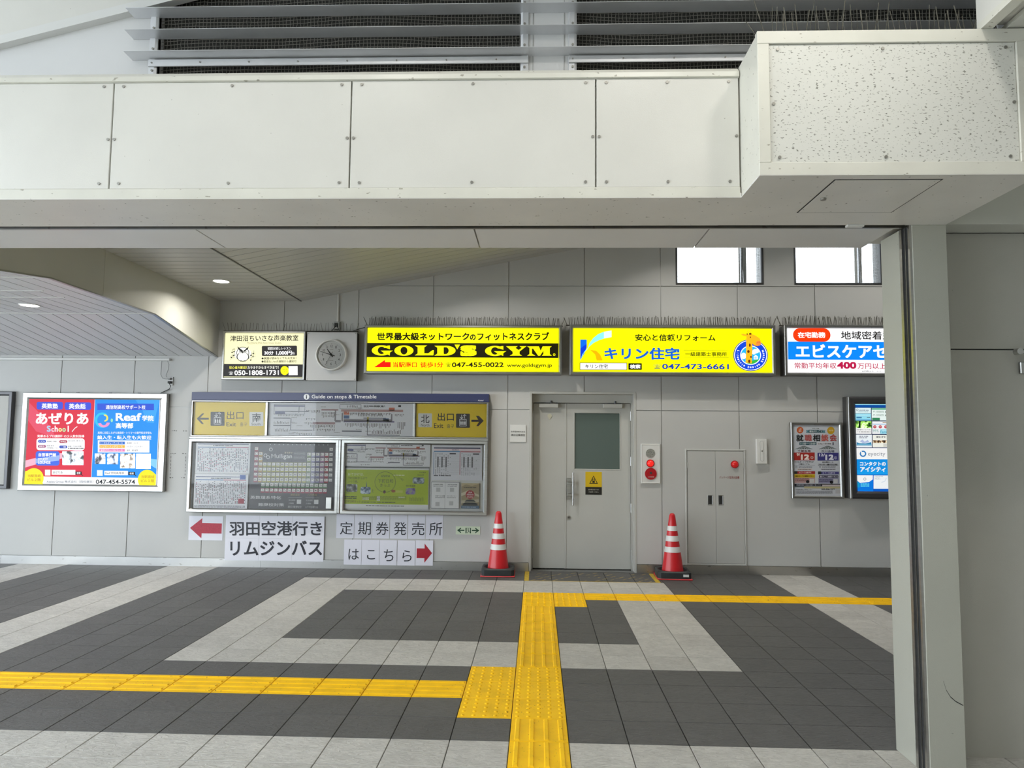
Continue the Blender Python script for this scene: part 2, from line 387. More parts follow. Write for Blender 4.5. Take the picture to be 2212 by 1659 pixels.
for d, i, j in cells[300:]:
    V, Fs = rest[shade(i, j)]; k = len(V); V += [(x + X0 + T * i, y + Y0 + T * j, z) for x, y, z in TV]; Fs += [tuple(a + k for a in f) for f in TF]
for k, m in (('L', M_TL), ('D', M_TD)):
    tag(pyd('paving', rest[k][0], rest[k][1], m, floor), kind='stuff')
for (i, j), me in tactile.items():
    o = bpy.data.objects.new('tactile_tile', me); COL.objects.link(o); o.parent = floor; o.location = (X0 + T * i, Y0 + T * j, .001)

# ---- back wall: panels with recessed joints, door opening, windows
CREASE, SLOPE, ZF = -2.85, .1925, 3.16
def ceil_z(x): return ZF + SLOPE * max(0, x - CREASE) if x > -3.84 else 2.49
HOLES = [(-.092, 1.157, 0, 2.088), (1.63, 2.66, 3.368, 4.06), (3.018, 4.05, 3.368, 4.35), (4.43, 5.46, 3.368, 4.6)]
def subtract(rs, h):
    out = []
    for x0, x1, z0, z1 in rs:
        a0, a1, b0, b1 = h
        if a1 <= x0 or a0 >= x1 or b1 <= z0 or b0 >= z1: out.append((x0, x1, z0, z1)); continue
        if a0 > x0: out.append((x0, a0, z0, z1))
        if a1 < x1: out.append((a1, x1, z0, z1))
        xa, xb = max(a0, x0), min(a1, x1)
        if b0 > z0: out.append((xa, xb, z0, b0))
        if b1 < z1: out.append((xa, xb, b1, z1))
    return out
back = [(-13, 7.2, 0, 5.2)]
for h in HOLES: back = subtract(back, h)
wall = boxes('wall_back', [(a, b, WY + .012, WY + .25, c, d) for a, b, c, d in back], M_JOINT); tag(wall, kind='structure')
seams = [-3.95 + .9 * k for k in range(-10, 13)]
for a, b in zip(seams, seams[1:]):
    for z0, z1 in ((.1, 1.872), (1.872, 3.346), (3.346, 5.2)):
        if a < -3.9 and z0 > 3: continue
        g = .0045; rs = [(a + g, b - g, z0 + (g if z0 > .2 else 0), z1 - g)]
        for h in HOLES: rs = subtract(rs, h)
        rs = [r for r in rs if r[1] - r[0] > .004 and r[3] - r[2] > .004]
        if rs: boxes('panel', [(p, q, WY, WY + .02, s, t) for p, q, s, t in rs], M_WALL, wall)
for k, (a, b) in enumerate(((-13, -.092), (1.157, 7.2))):
    ends = [a] + [x for x in (-9.9, -6.35, -4.15 + .92, 2.43) if a < x < b] + [b]
    for p, q in zip(ends, ends[1:]):
        o = box('baseboard_back', p + .001, q - .001, WY - .014, WY + .02, 0, .098, M_BASEB); tag(o, kind='structure')

# ---- windows above the signs: frame, glass, wire net, column outside
M_GLASS = bpy.data.materials.new('clear_glass'); M_GLASS.use_nodes = True
nt = M_GLASS.node_tree; nt.nodes.clear(); fr = nt.nodes.new('ShaderNodeFresnel'); fr.inputs[0].default_value = 1.3; tr = nt.nodes.new('ShaderNodeBsdfTransparent'); gl = nt.nodes.new('ShaderNodeBsdfGlossy'); gl.inputs['Roughness'].default_value = .02
mxs = nt.nodes.new('ShaderNodeMixShader'); out = nt.nodes.new('ShaderNodeOutputMaterial'); nt.links.new(fr.outputs[0], mxs.inputs[0]); nt.links.new(tr.outputs[0], mxs.inputs[1]); nt.links.new(gl.outputs[0], mxs.inputs[2]); nt.links.new(mxs.outputs[0], out.inputs[0])
for n, (a, b, c, d) in enumerate(HOLES[1:]):
    wn = empty('window_%d' % (n + 1), ((a + b) / 2, WY, c), kind='structure')
    frame('window_frame', a, b, c, d, WY - .012, WY + .2, .026, M_DARKM, wn, inset=.02)
    box('mullion', b - .235, b - .213, WY + .10, WY + .14, c + .02, d - .02, M_DARKM, wn)
    box('pane', a + .02, b - .22, WY + .115, WY + .121, c + .02, d - .02, M_GLASS, wn)
    box('pane', b - .22, b - .02, WY + .115, WY + .121, c + .02, d - .02, M_GLASS, wn)
    net = [(a + .02 + .018 * i - .0008, a + .02 + .018 * i + .0008, WY + .06, WY + .0616, c + .02, d - .02) for i in range(1, int((b - a - .04) / .018))] + [(a + .02, b - .02, WY + .062, WY + .0636, c + .02 + .018 * i - .0008, c + .02 + .018 * i + .0008) for i in range(1, int((d - c - .04) / .018))]
    tag(boxes('wire_net', net, M_STEELD, wn), kind='stuff')
    box('outer_jamb', b - .215, b - .125, WY + .26, WY + .5, c - .3, d + .3, M_FASC, wn)
    cyl('stay_rod', (b - .19, WY + .15, c + .04), (b - .2, WY + .15, c + .33), .004, M_STEEL, wn, 6)

# ---- ceilings
def xf(pts, x0, x1, name, material, parent, th=.02):
    """plank that follows a (y,z) polyline between x0 and x1"""
    vs, fs = [], []
    for y, z in pts: vs += [(x0, y, z), (x1, y, z), (x1, y, z + th), (x0, y, z + th)]
    for i in range(len(pts) - 1):
        k = 4 * i; fs += [(k, k + 1, k + 5, k + 4), (k + 1, k + 2, k + 6, k + 5), (k + 2, k + 3, k + 7, k + 6), (k + 3, k, k + 4, k + 7)]
    fs += [(0, 3, 2, 1), tuple(4 * (len(pts) - 1) + i for i in range(4))]
    return pyd(name, vs, fs, material, parent)
PROF = [(8.56, 2.484), (7.085, 2.748), (5.515, 2.762), (3.93, 2.575)]
ceil = empty('ceiling', (-6, 6, 2.8), kind='structure')
xf([(y, z + .022) for y, z in PROF], -13, -3.86, 'backing', M_DARKGAP, ceil)
x = -3.862
while x > -12.9:
    p = .15
    for a, b in zip(PROF, PROF[1:]): xf([a, b], x - p + .0055, x - .0055, 'plank', M_CEILP, ceil)
    x -= p
for y, z in PROF[1:3]: box('joint_strip', -13, -3.87, y - .012, y + .012, z - .006, z + .004, M_WHITEP, ceil)
for y in (6.30, 6.02): box('joint_strip', -13, -4.25, y - .008, y + .008, 2.7515, 2.758, M_WHITEP, ceil)
# bulkhead between the low and the high ceiling
bulk = empty('trim_1', (-3.85, 6, 2.8), kind='structure')
def facing(y0, y1):
    P = [(y0, 3.19), (y1, 3.19)] + [(y1, np_z(y1))] + [q for q in PROF if y0 < q[0] < y1] + [(y0, np_z(y0))]
    return P
def np_z(y):
    for (ya, za), (yb, zb) in zip(PROF, PROF[1:]):
        if yb <= y <= ya: return zb + (za - zb) * (y - yb) / (ya - yb) - .012
    return PROF[0][1] - .012
for y0, y1 in ((3.93, 6.205), (6.209, 8.555)):
    prism_x('fascia', facing(y0, y1), -3.862, -3.84, M_FASC, bulk)
for a, b in zip(PROF, PROF[1:]):
    xf([(a[0], a[1] - .014), (b[0], b[1] - .014)], -3.866, -3.836, 'edge_strip', M_STEELD, bulk, .012)
# high flat ceiling and the ceiling that climbs to the right
hi = empty('ceiling', (-3.3, 6, 3.16), kind='structure')
box('backing', -3.84, CREASE, 3.93, 8.56, 3.178, 3.21, M_DARKGAP, hi)
sl = empty('ceiling', (0, 6, 3.7), kind='structure')
XE = 7.2
def slope_piece(name, y0, y1, dz0, dz1, m, x0=CREASE + .004, x1=XE):
    z = lambda x: ZF + SLOPE * (x - CREASE)
    pyd(name, [(x0, y0, z(x0) + dz0), (x1, y0, z(x1) + dz0), (x1, y1, z(x1) + dz0), (x0, y1, z(x0) + dz0), (x0, y0, z(x0) + dz1), (x1, y0, z(x1) + dz1), (x1, y1, z(x1) + dz1), (x0, y1, z(x0) + dz1)], BF, m, sl)
slope_piece('backing', 3.93, 8.56, .018, .05, M_DARKGAP)
y = 8.555; 
while y > 3.95:
    q = max(y - .15, 3.93)
    box('plank', -3.838, CREASE - .006, q + .006, y - .006, 3.16, 3.18, M_CEILG, hi)
    slope_piece('plank', q + .006, y - .006, 0, .02, M_CEILG)
    y -= .15
box('joint_strip', CREASE - .008, CREASE + .006, 3.93, 8.555, 3.154, 3.166, M_DARKM, hi)
# conduit rail along the foot of the low ceiling
rail = box('trim_2', -13, -4.41, WY - .05, WY - .001, 2.425, 2.452, M_WHITEP, None, .004); tag(rail, kind='structure')

# ---- front: lintel beam with enamel panels, box, louvre wall
BY = 3.095                              # front face of the beam
lint = empty('wall_front', (0, 3.3, SOF), kind='structure')
box('core', -12, 1.9, BY + .03, 3.50, SOF + .02, 3.13, M_SOFFIT, lint)
box('core', -12, 7.2, 3.56, 3.915, SOF + .02, 5.4, M_FASC, lint)
box('soffit_sheet', -12, .875, BY + .0006, 3.505, SOF - .0008, SOF + .02, M_SOFFIT, lint)
box('slot', -12, 1.79, 3.505, 3.56, SOF + .03, SOF + .05, M_DARKGAP, lint)
box('slot_lip', -12, 1.79, 3.545, 3.56, SOF - .002, SOF + .03, M_STEELD, lint)
sx = [-12 + .0, -9.9, -8.65, -7.4, -5.76, -4.5, -3.06, -1.742, -.322, .848, 1.752]
for a, b in zip(sx, sx[1:]): box('soffit_panel', a + .004, b - .004, 3.562, 3.92, SOF, SOF + .02, M_LINT, lint)
# cladding
box('bottom_trim', -12, .872, BY, BY + .035, SOF, SOF + .048, M_TRIM, lint, .003)
prism_x('top_trim', [(BY + .012, 3.102), (BY - .006, 3.106), (BY - .004, 3.128), (BY + .02, 3.152), (BY + .16, 3.158), (BY + .16, 3.10)], -12, .872, M_TRIM, lint)
ps = [-1.918 - 1.083 * k for k in range(9, -1, -1)] + [-.836, .249, .873]
def screw(x, y, z, par): disc('screw', (x, z), .0065, y - .004, y + .002, M_SCREW, par, 8)
for a, b in zip(ps, ps[1:]):
    pn = box('panel', a + .0032, b - .0032, BY + .004, BY + .03, SOF + .0485, 3.102, M_BEAM, lint, .0015)
    if a > -3.2:
        for z in (SOF + .072, 3.085):
            for x in (a + .045, (a + b) / 2, b - .045): screw(x, BY + .004, z, pn)
        for x in (a + .014, b - .014): screw(x, BY + .004, 2.84, pn)
# projecting box over the pillar
QY = 2.832; QX0, QX1 = .873, 1.962
bx = empty('trim_3', (1.4, 3.1, SOF), kind='structure')
box('body', QX0 + .004, QX1 - .004, QY + .012, 3.50, SOF + .004, 3.155, M_TRIM, bx)
box('soffit_sheet', QX0 + .001, QX1 - .001, QY + .0006, 3.502, SOF - .001, SOF + .004, M_SOFFIT, bx)
for nm, r in (('bottom_trim', (QX0, QX1, SOF, SOF + .052)), ('top_trim', (QX0, QX1, 3.107, 3.160)), ('side_trim', (QX0, QX0 + .047, SOF + .052, 3.107)), ('side_trim', (QX1 - .074, QX1, SOF + .052, 3.107))):
    box(nm, r[0], r[1], QY, QY + .03, r[2], r[3], M_TRIM, bx, .002)
pn = box('panel', QX0 + .0485, QX1 - .0755, QY + .008, QY + .03, SOF + .0535, 3.1055, M_SPECK, bx, .001)
for x in (.955, 1.37, 1.85):
    for z in (SOF + .075, 3.085): screw(x, QY + .008, z, pn)
for x in (.935, 1.874): screw(x, QY + .008, 2.86, pn)
hp = box('hatch', 1.19, 1.605, 2.885, 3.300, SOF - .0035, SOF, M_SOFFIT, bx)
for a, b, c, d_ in ((1.184, 1.611, 2.879, 2.885), (1.184, 1.611, 3.300, 3.306), (1.184, 1.190, 2.885, 3.300), (1.605, 1.611, 2.885, 3.300)): box('hatch_edge', a, b, c, d_, SOF - .0022, SOF - .0005, M_DARKGAP, bx)
cyl('latch', (1.225, 3.10, SOF - .012), (1.225, 3.10, SOF), .012, M_SCREW, bx, 12)
# overhead duct on the right that shades the box
dk = empty('trim_4', (2.3, 1.5, 3.2), kind='structure')
box('duct_body', 1.755, 3.6, -1.5, 2.86, 3.19, 4.6, M_BEAM, dk)
box('duct_lip', 1.755, 1.80, -1.5, 2.86, 3.160, 3.19, M_TRIM, dk)
box('duct_lip', 1.86, 3.6, -1.5, 3.45, 3.165, 3.185, M_FASC, dk)
# wall over the beam, louvre opening
LY = 3.50
lv = [(-12, 3.2, 3.13, 5.4)]
for h in ((-1.945, -.07, 3.27, 4.4), (.16, 2.25, 3.27, 4.4)): lv = subtract(lv, h)
up = boxes('wall_upper', [(a, b, LY, LY + .05, c, d) for a, b, c, d in lv], M_LINT); tag(up, kind='structure')
# sloping white roof edge at the far left
def sloped(name, x0, x1, za, zb, h, y0, y1, m, par):
    return pyd(name, [(x0, y0, za), (x1, y0, zb), (x1, y1, zb), (x0, y1, za), (x0, y0, za + h), (x1, y0, zb + h), (x1, y1, zb + h), (x0, y1, za + h)], BF, m, par)
re = empty('trim_5', (-2.3, 3.4, 3.5), kind='structure')
sloped('roof_edge', -4.2, -1.55, 3.135, 3.795, .045, 3.455, 3.5, M_WHITEP, re)
sloped('roof_sheet', -4.2, -1.55, 3.18, 3.84, .5, 3.47, 3.5, M_BEAM, re)

# ---- pillar with shutter guide, and the wall to the right of it
pil = empty('trim_6', (1.87, 3.6, 0), kind='structure')
box('pillar_face', 1.800, 1.964, 3.50, 3.76, 0, SOF, M_PILLAR, pil, .003)
box('reveal', 1.787, 1.80, 3.60, 3.79, 0, SOF, M_PILLAR, pil, .002)
box('reveal_core', 1.80, 1.90, 3.60, 3.79, 0, SOF, M_PILLAR, pil)
box('shutter_guide', 1.789, 1.800, 3.503, 3.520, 0, SOF, M_STEEL, pil)
box('shutter_guide', 1.787, 1.800, 3.575, 3.598, 0, SOF, M_STEEL, pil)
box('guide_slot', 1.7945, 1.7995, 3.52, 3.575, 0, SOF, M_DARKGAP, pil)
box('guide_strip', 1.790, 1.7945, 3.546, 3.550, 0, SOF, M_STEELD, pil)
sb = box('sensor_block', 1.49, 1.57, 3.485, 3.515, SOF - .012, SOF, M_WHITEP, pil, .002)
wr = empty('wall_right', (3, 3.72, 0), kind='structure')
box('panel', 1.90, 7.2, 3.72, 3.92, .0, 1.985, M_WALLR, wr)
box('panel', 1.90, 7.2, 3.72, 3.92, 1.992, 2.585, M_WALLR, wr)
box('panel', 1.90, 7.2, 3.735, 3.92, 2.605, 3.3, M_WALLR, wr)
box('cover_strip', 1.964, 7.2, 3.708, 3.92, 2.585, 2.605, M_JOINT, wr)
box('joint', 1.90, 7.2, 3.728, 3.92, 1.985, 1.992, M_DARKGAP, wr)
re_ = box('wall_end', 7.2, 7.4, 3.7, 9, 0, 5.4, M_WALL); tag(re_, kind='structure')
# roof over the hall
box_r = box('roof', -13, 7.4, 3.5, 9, 5.4, 5.5, M_FASC); tag(box_r, kind='structure')
# ---- the covered forecourt behind the camera, unseen and sized to shape the light: canopy, rear wall, right wall; open to the sky on the left
CZ = 4.12                               # underside of the canopy
cn = box('ceiling_canopy_unseen', -6.0, 7.4, -2.6, 3.45, CZ, CZ + .1, M_CEILP); tag(cn, kind='structure')
rw = box('wall_rear_unseen', -6.0, 7.4, -2.8, -2.6, 0, CZ + .1, M_FASC); tag(rw, kind='structure')  # pulled in and widened to keep sky light off the pillar
sw = box('wall_side_unseen', 4.2, 4.4, -2.6, 3.72, 0, CZ + .1, M_BEAM); tag(sw, kind='structure')
box('pier', -.055, .145, LY - .006, LY - .0005, 3.16, 4.5, M_LINT, up); box('pier_edge', -.035, -.031, LY - .008, LY - .006, 3.16, 4.5, M_JOINT, up); box('pier_edge', .121, .125, LY - .008, LY - .006, 3.16, 4.5, M_JOINT, up)
SCR = [(1.873, .425), (1.884, .385), (1.902, .355), (1.925, .335), (1.958, .318)]
pyd('scratch', [(x, 3.4994, z + dz) for x, z in SCR for dz in (-.0022, .0022)], [(2 * i, 2 * i + 1, 2 * i + 3, 2 * i + 2) for i in range(len(SCR) - 1)], M_DARKGAP, pil)

# ================================================================== LAMPS
def downlight(x, y, z, watt, label, r=.075, group='recessed ceiling downlights', tilt=0, show=True):
    t = empty('downlight', (x, y, z), label, 'lamp', group)
    lathe('trim_ring', [(r, .0), (r + .012, -.006), (r + .016, -.002), (r + .016, .004)], (x, y, z), M_WHITEP, t, 24)
    cyl('lens', (x, y, z - .003), (x, y, z + .004), r, mat('lamp_lens', (1, .97, .92), .4, emit=9), t, 24)
    ld = bpy.data.lights.new('lamp_light', 'AREA'); ld.shape = 'DISK'; ld.size = 2 * r; ld.energy = watt; ld.color = (1, .96, .88); ld.spread = math.radians(150)
    lo = bpy.data.objects.new('lamp_light', ld); COL.objects.link(lo); lo.parent = t; lo.location = (0, 0, -.012)
    t.rotation_euler = (0, tilt, 0)
    return t
at = -math.atan(SLOPE)
downlight(-3.344, 7.45, 3.158, LAMP_W, 'round downlight in the flat grey ceiling left of the yellow glow')
downlight(-4.83, 6.66, 2.750, LAMP_W, 'round downlight in the white low ceiling at far left')
for x, w_ in ((-.9, 'gym sign'), (1.55, 'giraffe sign'), (4.0, 'white and blue job sign')):
    downlight(x, 7.25, ceil_z(x) - .004, LAMP_W * 1.6, 'round downlight in the climbing ceiling in front of the ' + w_, tilt=at)
for x, y, k, w_ in ((-2.3, .95, .8, 'far from the beam'), (-.9, 1.9, 1., 'added to light the beam left of the louvre pier'), (.6, 1.9, 1.25, 'added to light the beam right of the louvre pier'), (1.42, 1.75, 1.25, 'added to light the beam beside the overhead duct')):  # first lamp follows a glint on the beam; the others are added fill
    downlight(x, y, CZ - .005, FORE_W * k, 'round downlight under the forecourt canopy, ' + w_, r=.11, group='canopy downlights')

# ================================================================== LIGHT-BOX SIGNS
def face_mat(h, mode):
    k = 'sign_face_' + h.lstrip('#')
    if k not in MATS:
        m = ink(h, mode).copy(); m.name = k; m.cycles.emission_sampling = 'AUTO'; MATS[k] = m
    return MATS[k]
def lightbox(name, label, r, panel, yf, depth, quad, fm=M_STEELD, fw=None, mode='lit', cat='sign', group=None, bg='#ffff00'):
    x0, x1, z0, z1 = r  # wall board rectangles precomputed from image pixels, cast from camera onto each front plane
    t = empty(name, ((x0 + x1) / 2, WY, z0), label, cat, group)
    box('housing', x0 + .004, x1 - .004, yf + .02, WY - .002, z0 + .004, z1 - .004, M_DARKM, t)
    frame('frame', x0, x1, z0, z1, yf, yf + .05, fw or min(panel[0] - x0, z1 - panel[3]), fm, t)
    box('face', panel[0] - .004, panel[1] + .004, yf + .012, yf + .02, panel[2] - .004, panel[3] + .004, face_mat(bg, mode), t)
    return t, Sheet(t, panel, yf + .0115, quad, mode, bg if mode == 'paper' else None)
def spikes(name, label, x0, x1, y, z, n, h, lean=.16, seed=3, rows=(0., .03), r=.0026):
    R = random.Random(seed); t = empty(name, ((x0 + x1) / 2, y, z), label, 'bird spikes', 'bird spike strips')
    box('strip', x0, x1, y - .012, y + .045, z, z + .005, M_SPIKE, t)
    vs, fs = [], []
    def pin(p, q, rr):
        a = Vector(q) - Vector(p); s = a.orthogonal().normalized() * rr; u = a.cross(s).normalized() * rr; k = len(vs)
        for c in (p, q):
            for d in (s, u, -s, -u): vs.append(tuple(Vector(c) + d))
        fs.extend((k + i, k + (i + 1) % 4, k + 4 + (i + 1) % 4, k + 4 + i) for i in range(4)); fs.append((k + 4, k + 5, k + 6, k + 7))
    for i in range(n):
        x = x0 + (x1 - x0) * (i + .5) / n
        for k, dy in enumerate(rows):
            sg = R.uniform(-lean, lean); hh = h * R.uniform(.86, 1.06); dd = R.uniform(-.35, .35)
            if i == 0: sg = -.4
            if i == n - 1: sg = .4
            pin((x, y + dy, z + .004), (x + sg * hh, y + dy + dd * hh, z + hh), r * R.uniform(.8, 1.5))
    tag(pyd('pins', vs, fs, M_SPIKE, t), kind='stuff'); return t

# ---- gym sign
t, s = lightbox('backlit_sign', 'long yellow backlit gym sign with black band, left of the giraffe sign', (-2.028, .280, 2.272, 2.846), (-1.994, .239, 2.310, 2.808), 8.37, .18, ((68, 230), (2050, 240), (2050, 685), (57, 670)), group='yellow backlit advertising signs')
BK, YE, WH = '#0c0a05', '#ffff00', '#ffffff'
s.text('世界最大級ネットワーク', 165, 278, 1128, 360, BK, .028); s.text('の', 1135, 298, 1195, 358, BK, .028); s.text('フィットネスクラブ', 1212, 276, 1955, 362, BK, .028)
s.poly([(62, 385), (2051, 393), (2050, 545), (59, 533)], '#1c1a04', 1)
def serifs(s, polys, c=YE):
    for p in polys: s.poly(p, c, 2)
def bigO(cu, cv, ru, rv, iu, iv, a0=0, a1=360): 
    P = []; n = 44
    for i in range(n + 1):
        a = math.radians(a0 + (a1 - a0) * i / n); P += [(cu + ru * math.cos(a), cv + rv * math.sin(a)), (cu + iu * math.cos(a), cv + iv * math.sin(a))]
    s.put(s.T, P, [(2 * i, 2 * i + 2, 2 * i + 3, 2 * i + 1) for i in range(n)], YE, 3)
def lp(*p): s.put(s.T, list(p), [tuple(range(len(p)))], YE, 3)
def letG(u, v0, v1):
    m = (v0 + v1) / 2; h = (v1 - v0) / 2; bigO(u + 103, m, 103, h, 40, h * .72, 30, 320)
    lp((u + 92, m + 2), (u + 222, m + 2), (u + 190, m + 22), (u + 188, v1), (u + 164, v1 - 12), (u + 135, m + 32)); lp((u + 165, v0 + 4), (u + 190, v0 + 2), (u + 190, m - 12), (u + 130, v0 + 22))
letG(110, 410, 517); bigO(447, 466, 100, 54, 36, 40)
lp((560, 412), (690, 412), (660, 432), (660, 495), (700, 495), (745, 462), (760, 462), (755, 516), (560, 516), (590, 496), (590, 432))
lp((765, 416), (880, 416), (862, 434), (862, 498), (880, 519), (765, 519), (795, 498), (795, 436)); bigO(880, 467, 106, 52, 34, 36, -90, 90); lp((850, 416), (884, 416), (884, 432), (850, 432)); lp((850, 503), (884, 503), (884, 519), (850, 519))
lp((975, 404), (1032, 404), (1003, 455))
s.text('S', 1035, 412, 1206, 524, YE, .07); lp((1165, 418), (1190, 414), (1190, 462), (1150, 440)); lp((1040, 470), (1075, 492), (1065, 524), (1042, 520))
letG(1292, 418, 524)
lp((1510, 422), (1630, 422), (1608, 440), (1640, 462), (1672, 440), (1650, 422), (1722, 422), (1700, 438), (1650, 478), (1650, 504), (1676, 521), (1548, 521), (1578, 504), (1578, 480))
lp((1728, 424), (1850, 424), (1868, 470), (1888, 424), (1982, 424), (1962, 440), (1962, 504), (1984, 522), (1880, 522), (1896, 504), (1896, 470), (1862, 522), (1842, 522), (1790, 448), (1778, 448), (1778, 500), (1815, 522), (1728, 522), (1752, 504), (1752, 440))
s.ring(2008, 511, 13, 13, 4, 4, YE, 2); s.text('R', 2003, 505, 2013, 518, YE, 0, 3)
RD = '#ff1000'; s.poly([(135, 638), (248, 562), (248, 585), (308, 585), (308, 638)], RD, 2)
s.text('当駅南口', 332, 585, 582, 640, '#f02000', .02); s.text('徒歩1分', 618, 585, 858, 642, '#f02000', .02)
s.text('☎', 885, 592, 937, 636, BK, .006); s.text('047-455-0022', 948, 590, 1485, 640, '#26200a', .022); s.text('www.goldsgym.jp', 1520, 602, 1985, 650, '#26200a', .013)
s.done()

# ---- giraffe sign
t, s = lightbox('backlit_sign', 'yellow backlit housing sign with round giraffe emblem above the grey door', (.372, 2.730, 2.269, 2.857), (.413, 2.690, 2.312, 2.816), 8.37, .18, ((90, 238), (2155, 235), (2160, 690), (90, 685)), group='yellow backlit advertising signs')
s.poly([(163, 357), (230, 357), (230, 440), (205, 500), (163, 572)], '#0a6cf0', 2); s.poly([(163, 450), (230, 400), (230, 440), (205, 500), (163, 572)], '#0a3ce0', 3)
s.poly([(240, 455), (262, 390), (300, 340), (350, 300), (410, 275), (490, 262), (490, 330), (420, 342), (360, 362), (300, 392), (255, 430), (200, 495), (163, 572), (185, 510), (215, 470)], '#90f8f0', 4)
s.poly([(410, 275), (490, 262), (490, 330), (410, 345)], '#e0ffff', 5)
s.poly([(265, 462), (330, 472), (370, 510), (398, 572), (335, 572), (318, 510)], '#f8b400', 3)
s.text('安心と信頼リフォーム', 738, 297, 1572, 368, '#10150a', .02)
s.text('キリン住宅', 415, 437, 1200, 562, '#1560d0', .03)
for v in (463, 537): s.rect(1240, v - 1.5, 1710, v + 1.5, '#8a8a10', 2)
s.text('一級建築士事務所', 1258, 480, 1690, 525, '#2a2a08', .013)
s.rect(158, 595, 652, 671, '#303008', 2); s.rect(163, 600, 647, 666, WH, 3); s.text('キリン住宅', 215, 612, 452, 655, BK, .01, 4)
s.rect(667, 600, 806, 666, BK, 2); s.text('検索', 682, 612, 792, 656, WH, .03, 4)
s.text('☎', 928, 608, 1004, 658, '#18406a', 0); s.text('047-473-6661', 1018, 605, 1710, 660, '#1a3fb0', .02)
eu, ev = 1935, 512; k = .935
s.ell(eu, ev, 178, 178 * k, '#123a9a', 2); s.ell(eu, ev, 170, 170 * k, WH, 3); s.ell(eu, ev, 162, 162 * k, '#1247d8', 4); s.ell(eu, ev, 108, 108 * k, WH, 5); s.ell(eu, ev, 99, 99 * k, '#28b4f0', 6)
s.ell(1862, 520, 26, 34, WH, 7); s.ell(1988, 470, 34, 24, WH, 7); s.ell(1968, 485, 20, 20, WH, 7)
s.ell(eu, ev, 97, 97 * k, '#38b83c', 7, 28, 130); s.poly([(1962, 528), (1987, 508), (2014, 528), (2010, 528), (2010, 556), (1966, 556), (1966, 528)], WH, 8); 
for u, v in ((1980, 534), (1992, 534), (1980, 544), (1992, 544)): s.rect(u - 4, v - 4, u + 4, v + 4, '#38a0d0', 9)
s.poly([(1890, 345), (1895, 300), (1930, 288), (1985, 305), (2030, 335), (2042, 372), (2035, 405), (2005, 418), (1965, 405), (1952, 390), (1952, 470), (1945, 598), (1882, 590), (1888, 470)], '#ffb81c', 10)
s.poly([(1832, 292), (1860, 285), (1898, 300), (1892, 318), (1855, 310)], '#ffb81c', 10); s.ell(2016, 388, 26, 26, '#f88a3c', 11); s.ring(1912, 268, 12, 12, 5, 5, '#ffb81c', 10); s.ring(1940, 266, 12, 12, 5, 5, '#ffb81c', 10)
for u, v, a, b in ((1932, 290, 14, 10), (1900, 292, 6, 10), (1933, 325, 6, 8), (1927, 408, 10, 18), (1912, 474, 13, 15), (1938, 530, 8, 12), (1920, 576, 12, 18)): s.ell(u, v, a, b, '#6a3010', 11)
s.ell(2012, 378, 3, 4, '#6a3010', 12); s.ell(2026, 376, 3, 4, '#6a3010', 12); s.line([(1955, 392), (1975, 412), (2005, 416)], 3, '#c06010', 12)
for i, ch in enumerate('Lifestyle Design Reform'):
    if ch == ' ': continue
    a = math.radians(160 + 220 * i / 22); cu, cv = eu + 135 * math.cos(a), ev - 135 * k * math.sin(a); hh = 21 if ch in 'LfltDRf' else 16; ww = {'i': 4, 'l': 4, 'f': 9, 't': 9, 'm': 22}.get(ch, 15)
    s.text(ch, cu - ww / 2, cv - hh / 2 * 1.1, cu + ww / 2, cv + hh / 2 * 1.1, WH, .03, 6, 0, -(math.degrees(a) - 270))
s.done()

# ---- care-staff sign (runs on behind the pillar)
t, s = lightbox('backlit_sign', 'white and blue backlit job sign partly hidden by the pillar', (2.829, 5.19, 2.277, 2.861), (2.871, 5.151, 2.316, 2.824), 8.37, .18, (1187, 853, 3185, 1283), bg='#fdfdff')
s.rect(1187, 985, 3185, 1160, '#0a86f8', 1)
s.poly([(1305, 853.5)] + [(1305 + 66 * math.cos(math.radians(a)), 919 + 66 * math.sin(math.radians(a))) for a in range(270, 90, -15)] + [(1305, 985), (1545, 985)] + [(1545 + 66 * math.cos(math.radians(a)), 919 + 66 * math.sin(math.radians(a))) for a in range(90, -91, -15)], '#ee3a08', 2)
s.text('在宅勤務', 1287, 890, 1562, 948, WH, .03); s.text('地域密着型', 1715, 880, 2222, 962, BK, .012)
s.text('エビスケアセ', 1262, 1010, 2165, 1142, WH, .03)
s.text('常勤平均年収', 1248, 1190, 1662, 1248, '#b81848', .008); s.text('400', 1668, 1180, 1858, 1248, '#b81848', .04); s.text('万円以上', 1870, 1192, 2150, 1248, '#b81848', .008); s.text('※詳細はホームページへ', 1910, 1262, 2180, 1279, '#404048', 0)
s.done()
SPK = 'row of thin bird spikes along the top of the '
spikes('bird_spike_strip', SPK + 'yellow gym sign', -2.03, .29, 8.43, 2.846, 86, .105, seed=3)
spikes('bird_spike_strip', SPK + 'giraffe sign', .33, 2.74, 8.43, 2.857, 88, .105, seed=4)
spikes('bird_spike_strip', SPK + 'white and blue job sign', 2.80, 5.19, 8.43, 2.861, 88, .11, seed=5)
spikes('bird_spike_strip', SPK + 'singing school sign and clock board', -3.73, -2.13, 8.442, 2.776, 44, .10, seed=6, rows=(0.,), r=.0018)
spikes('bird_spike_strip', 'row of long dusty bird spikes on top of the cream box over the pillar', .90, 1.95, QY + .05, 3.160, 24, .135, seed=8, lean=.12, rows=(0., .05), r=.0016)

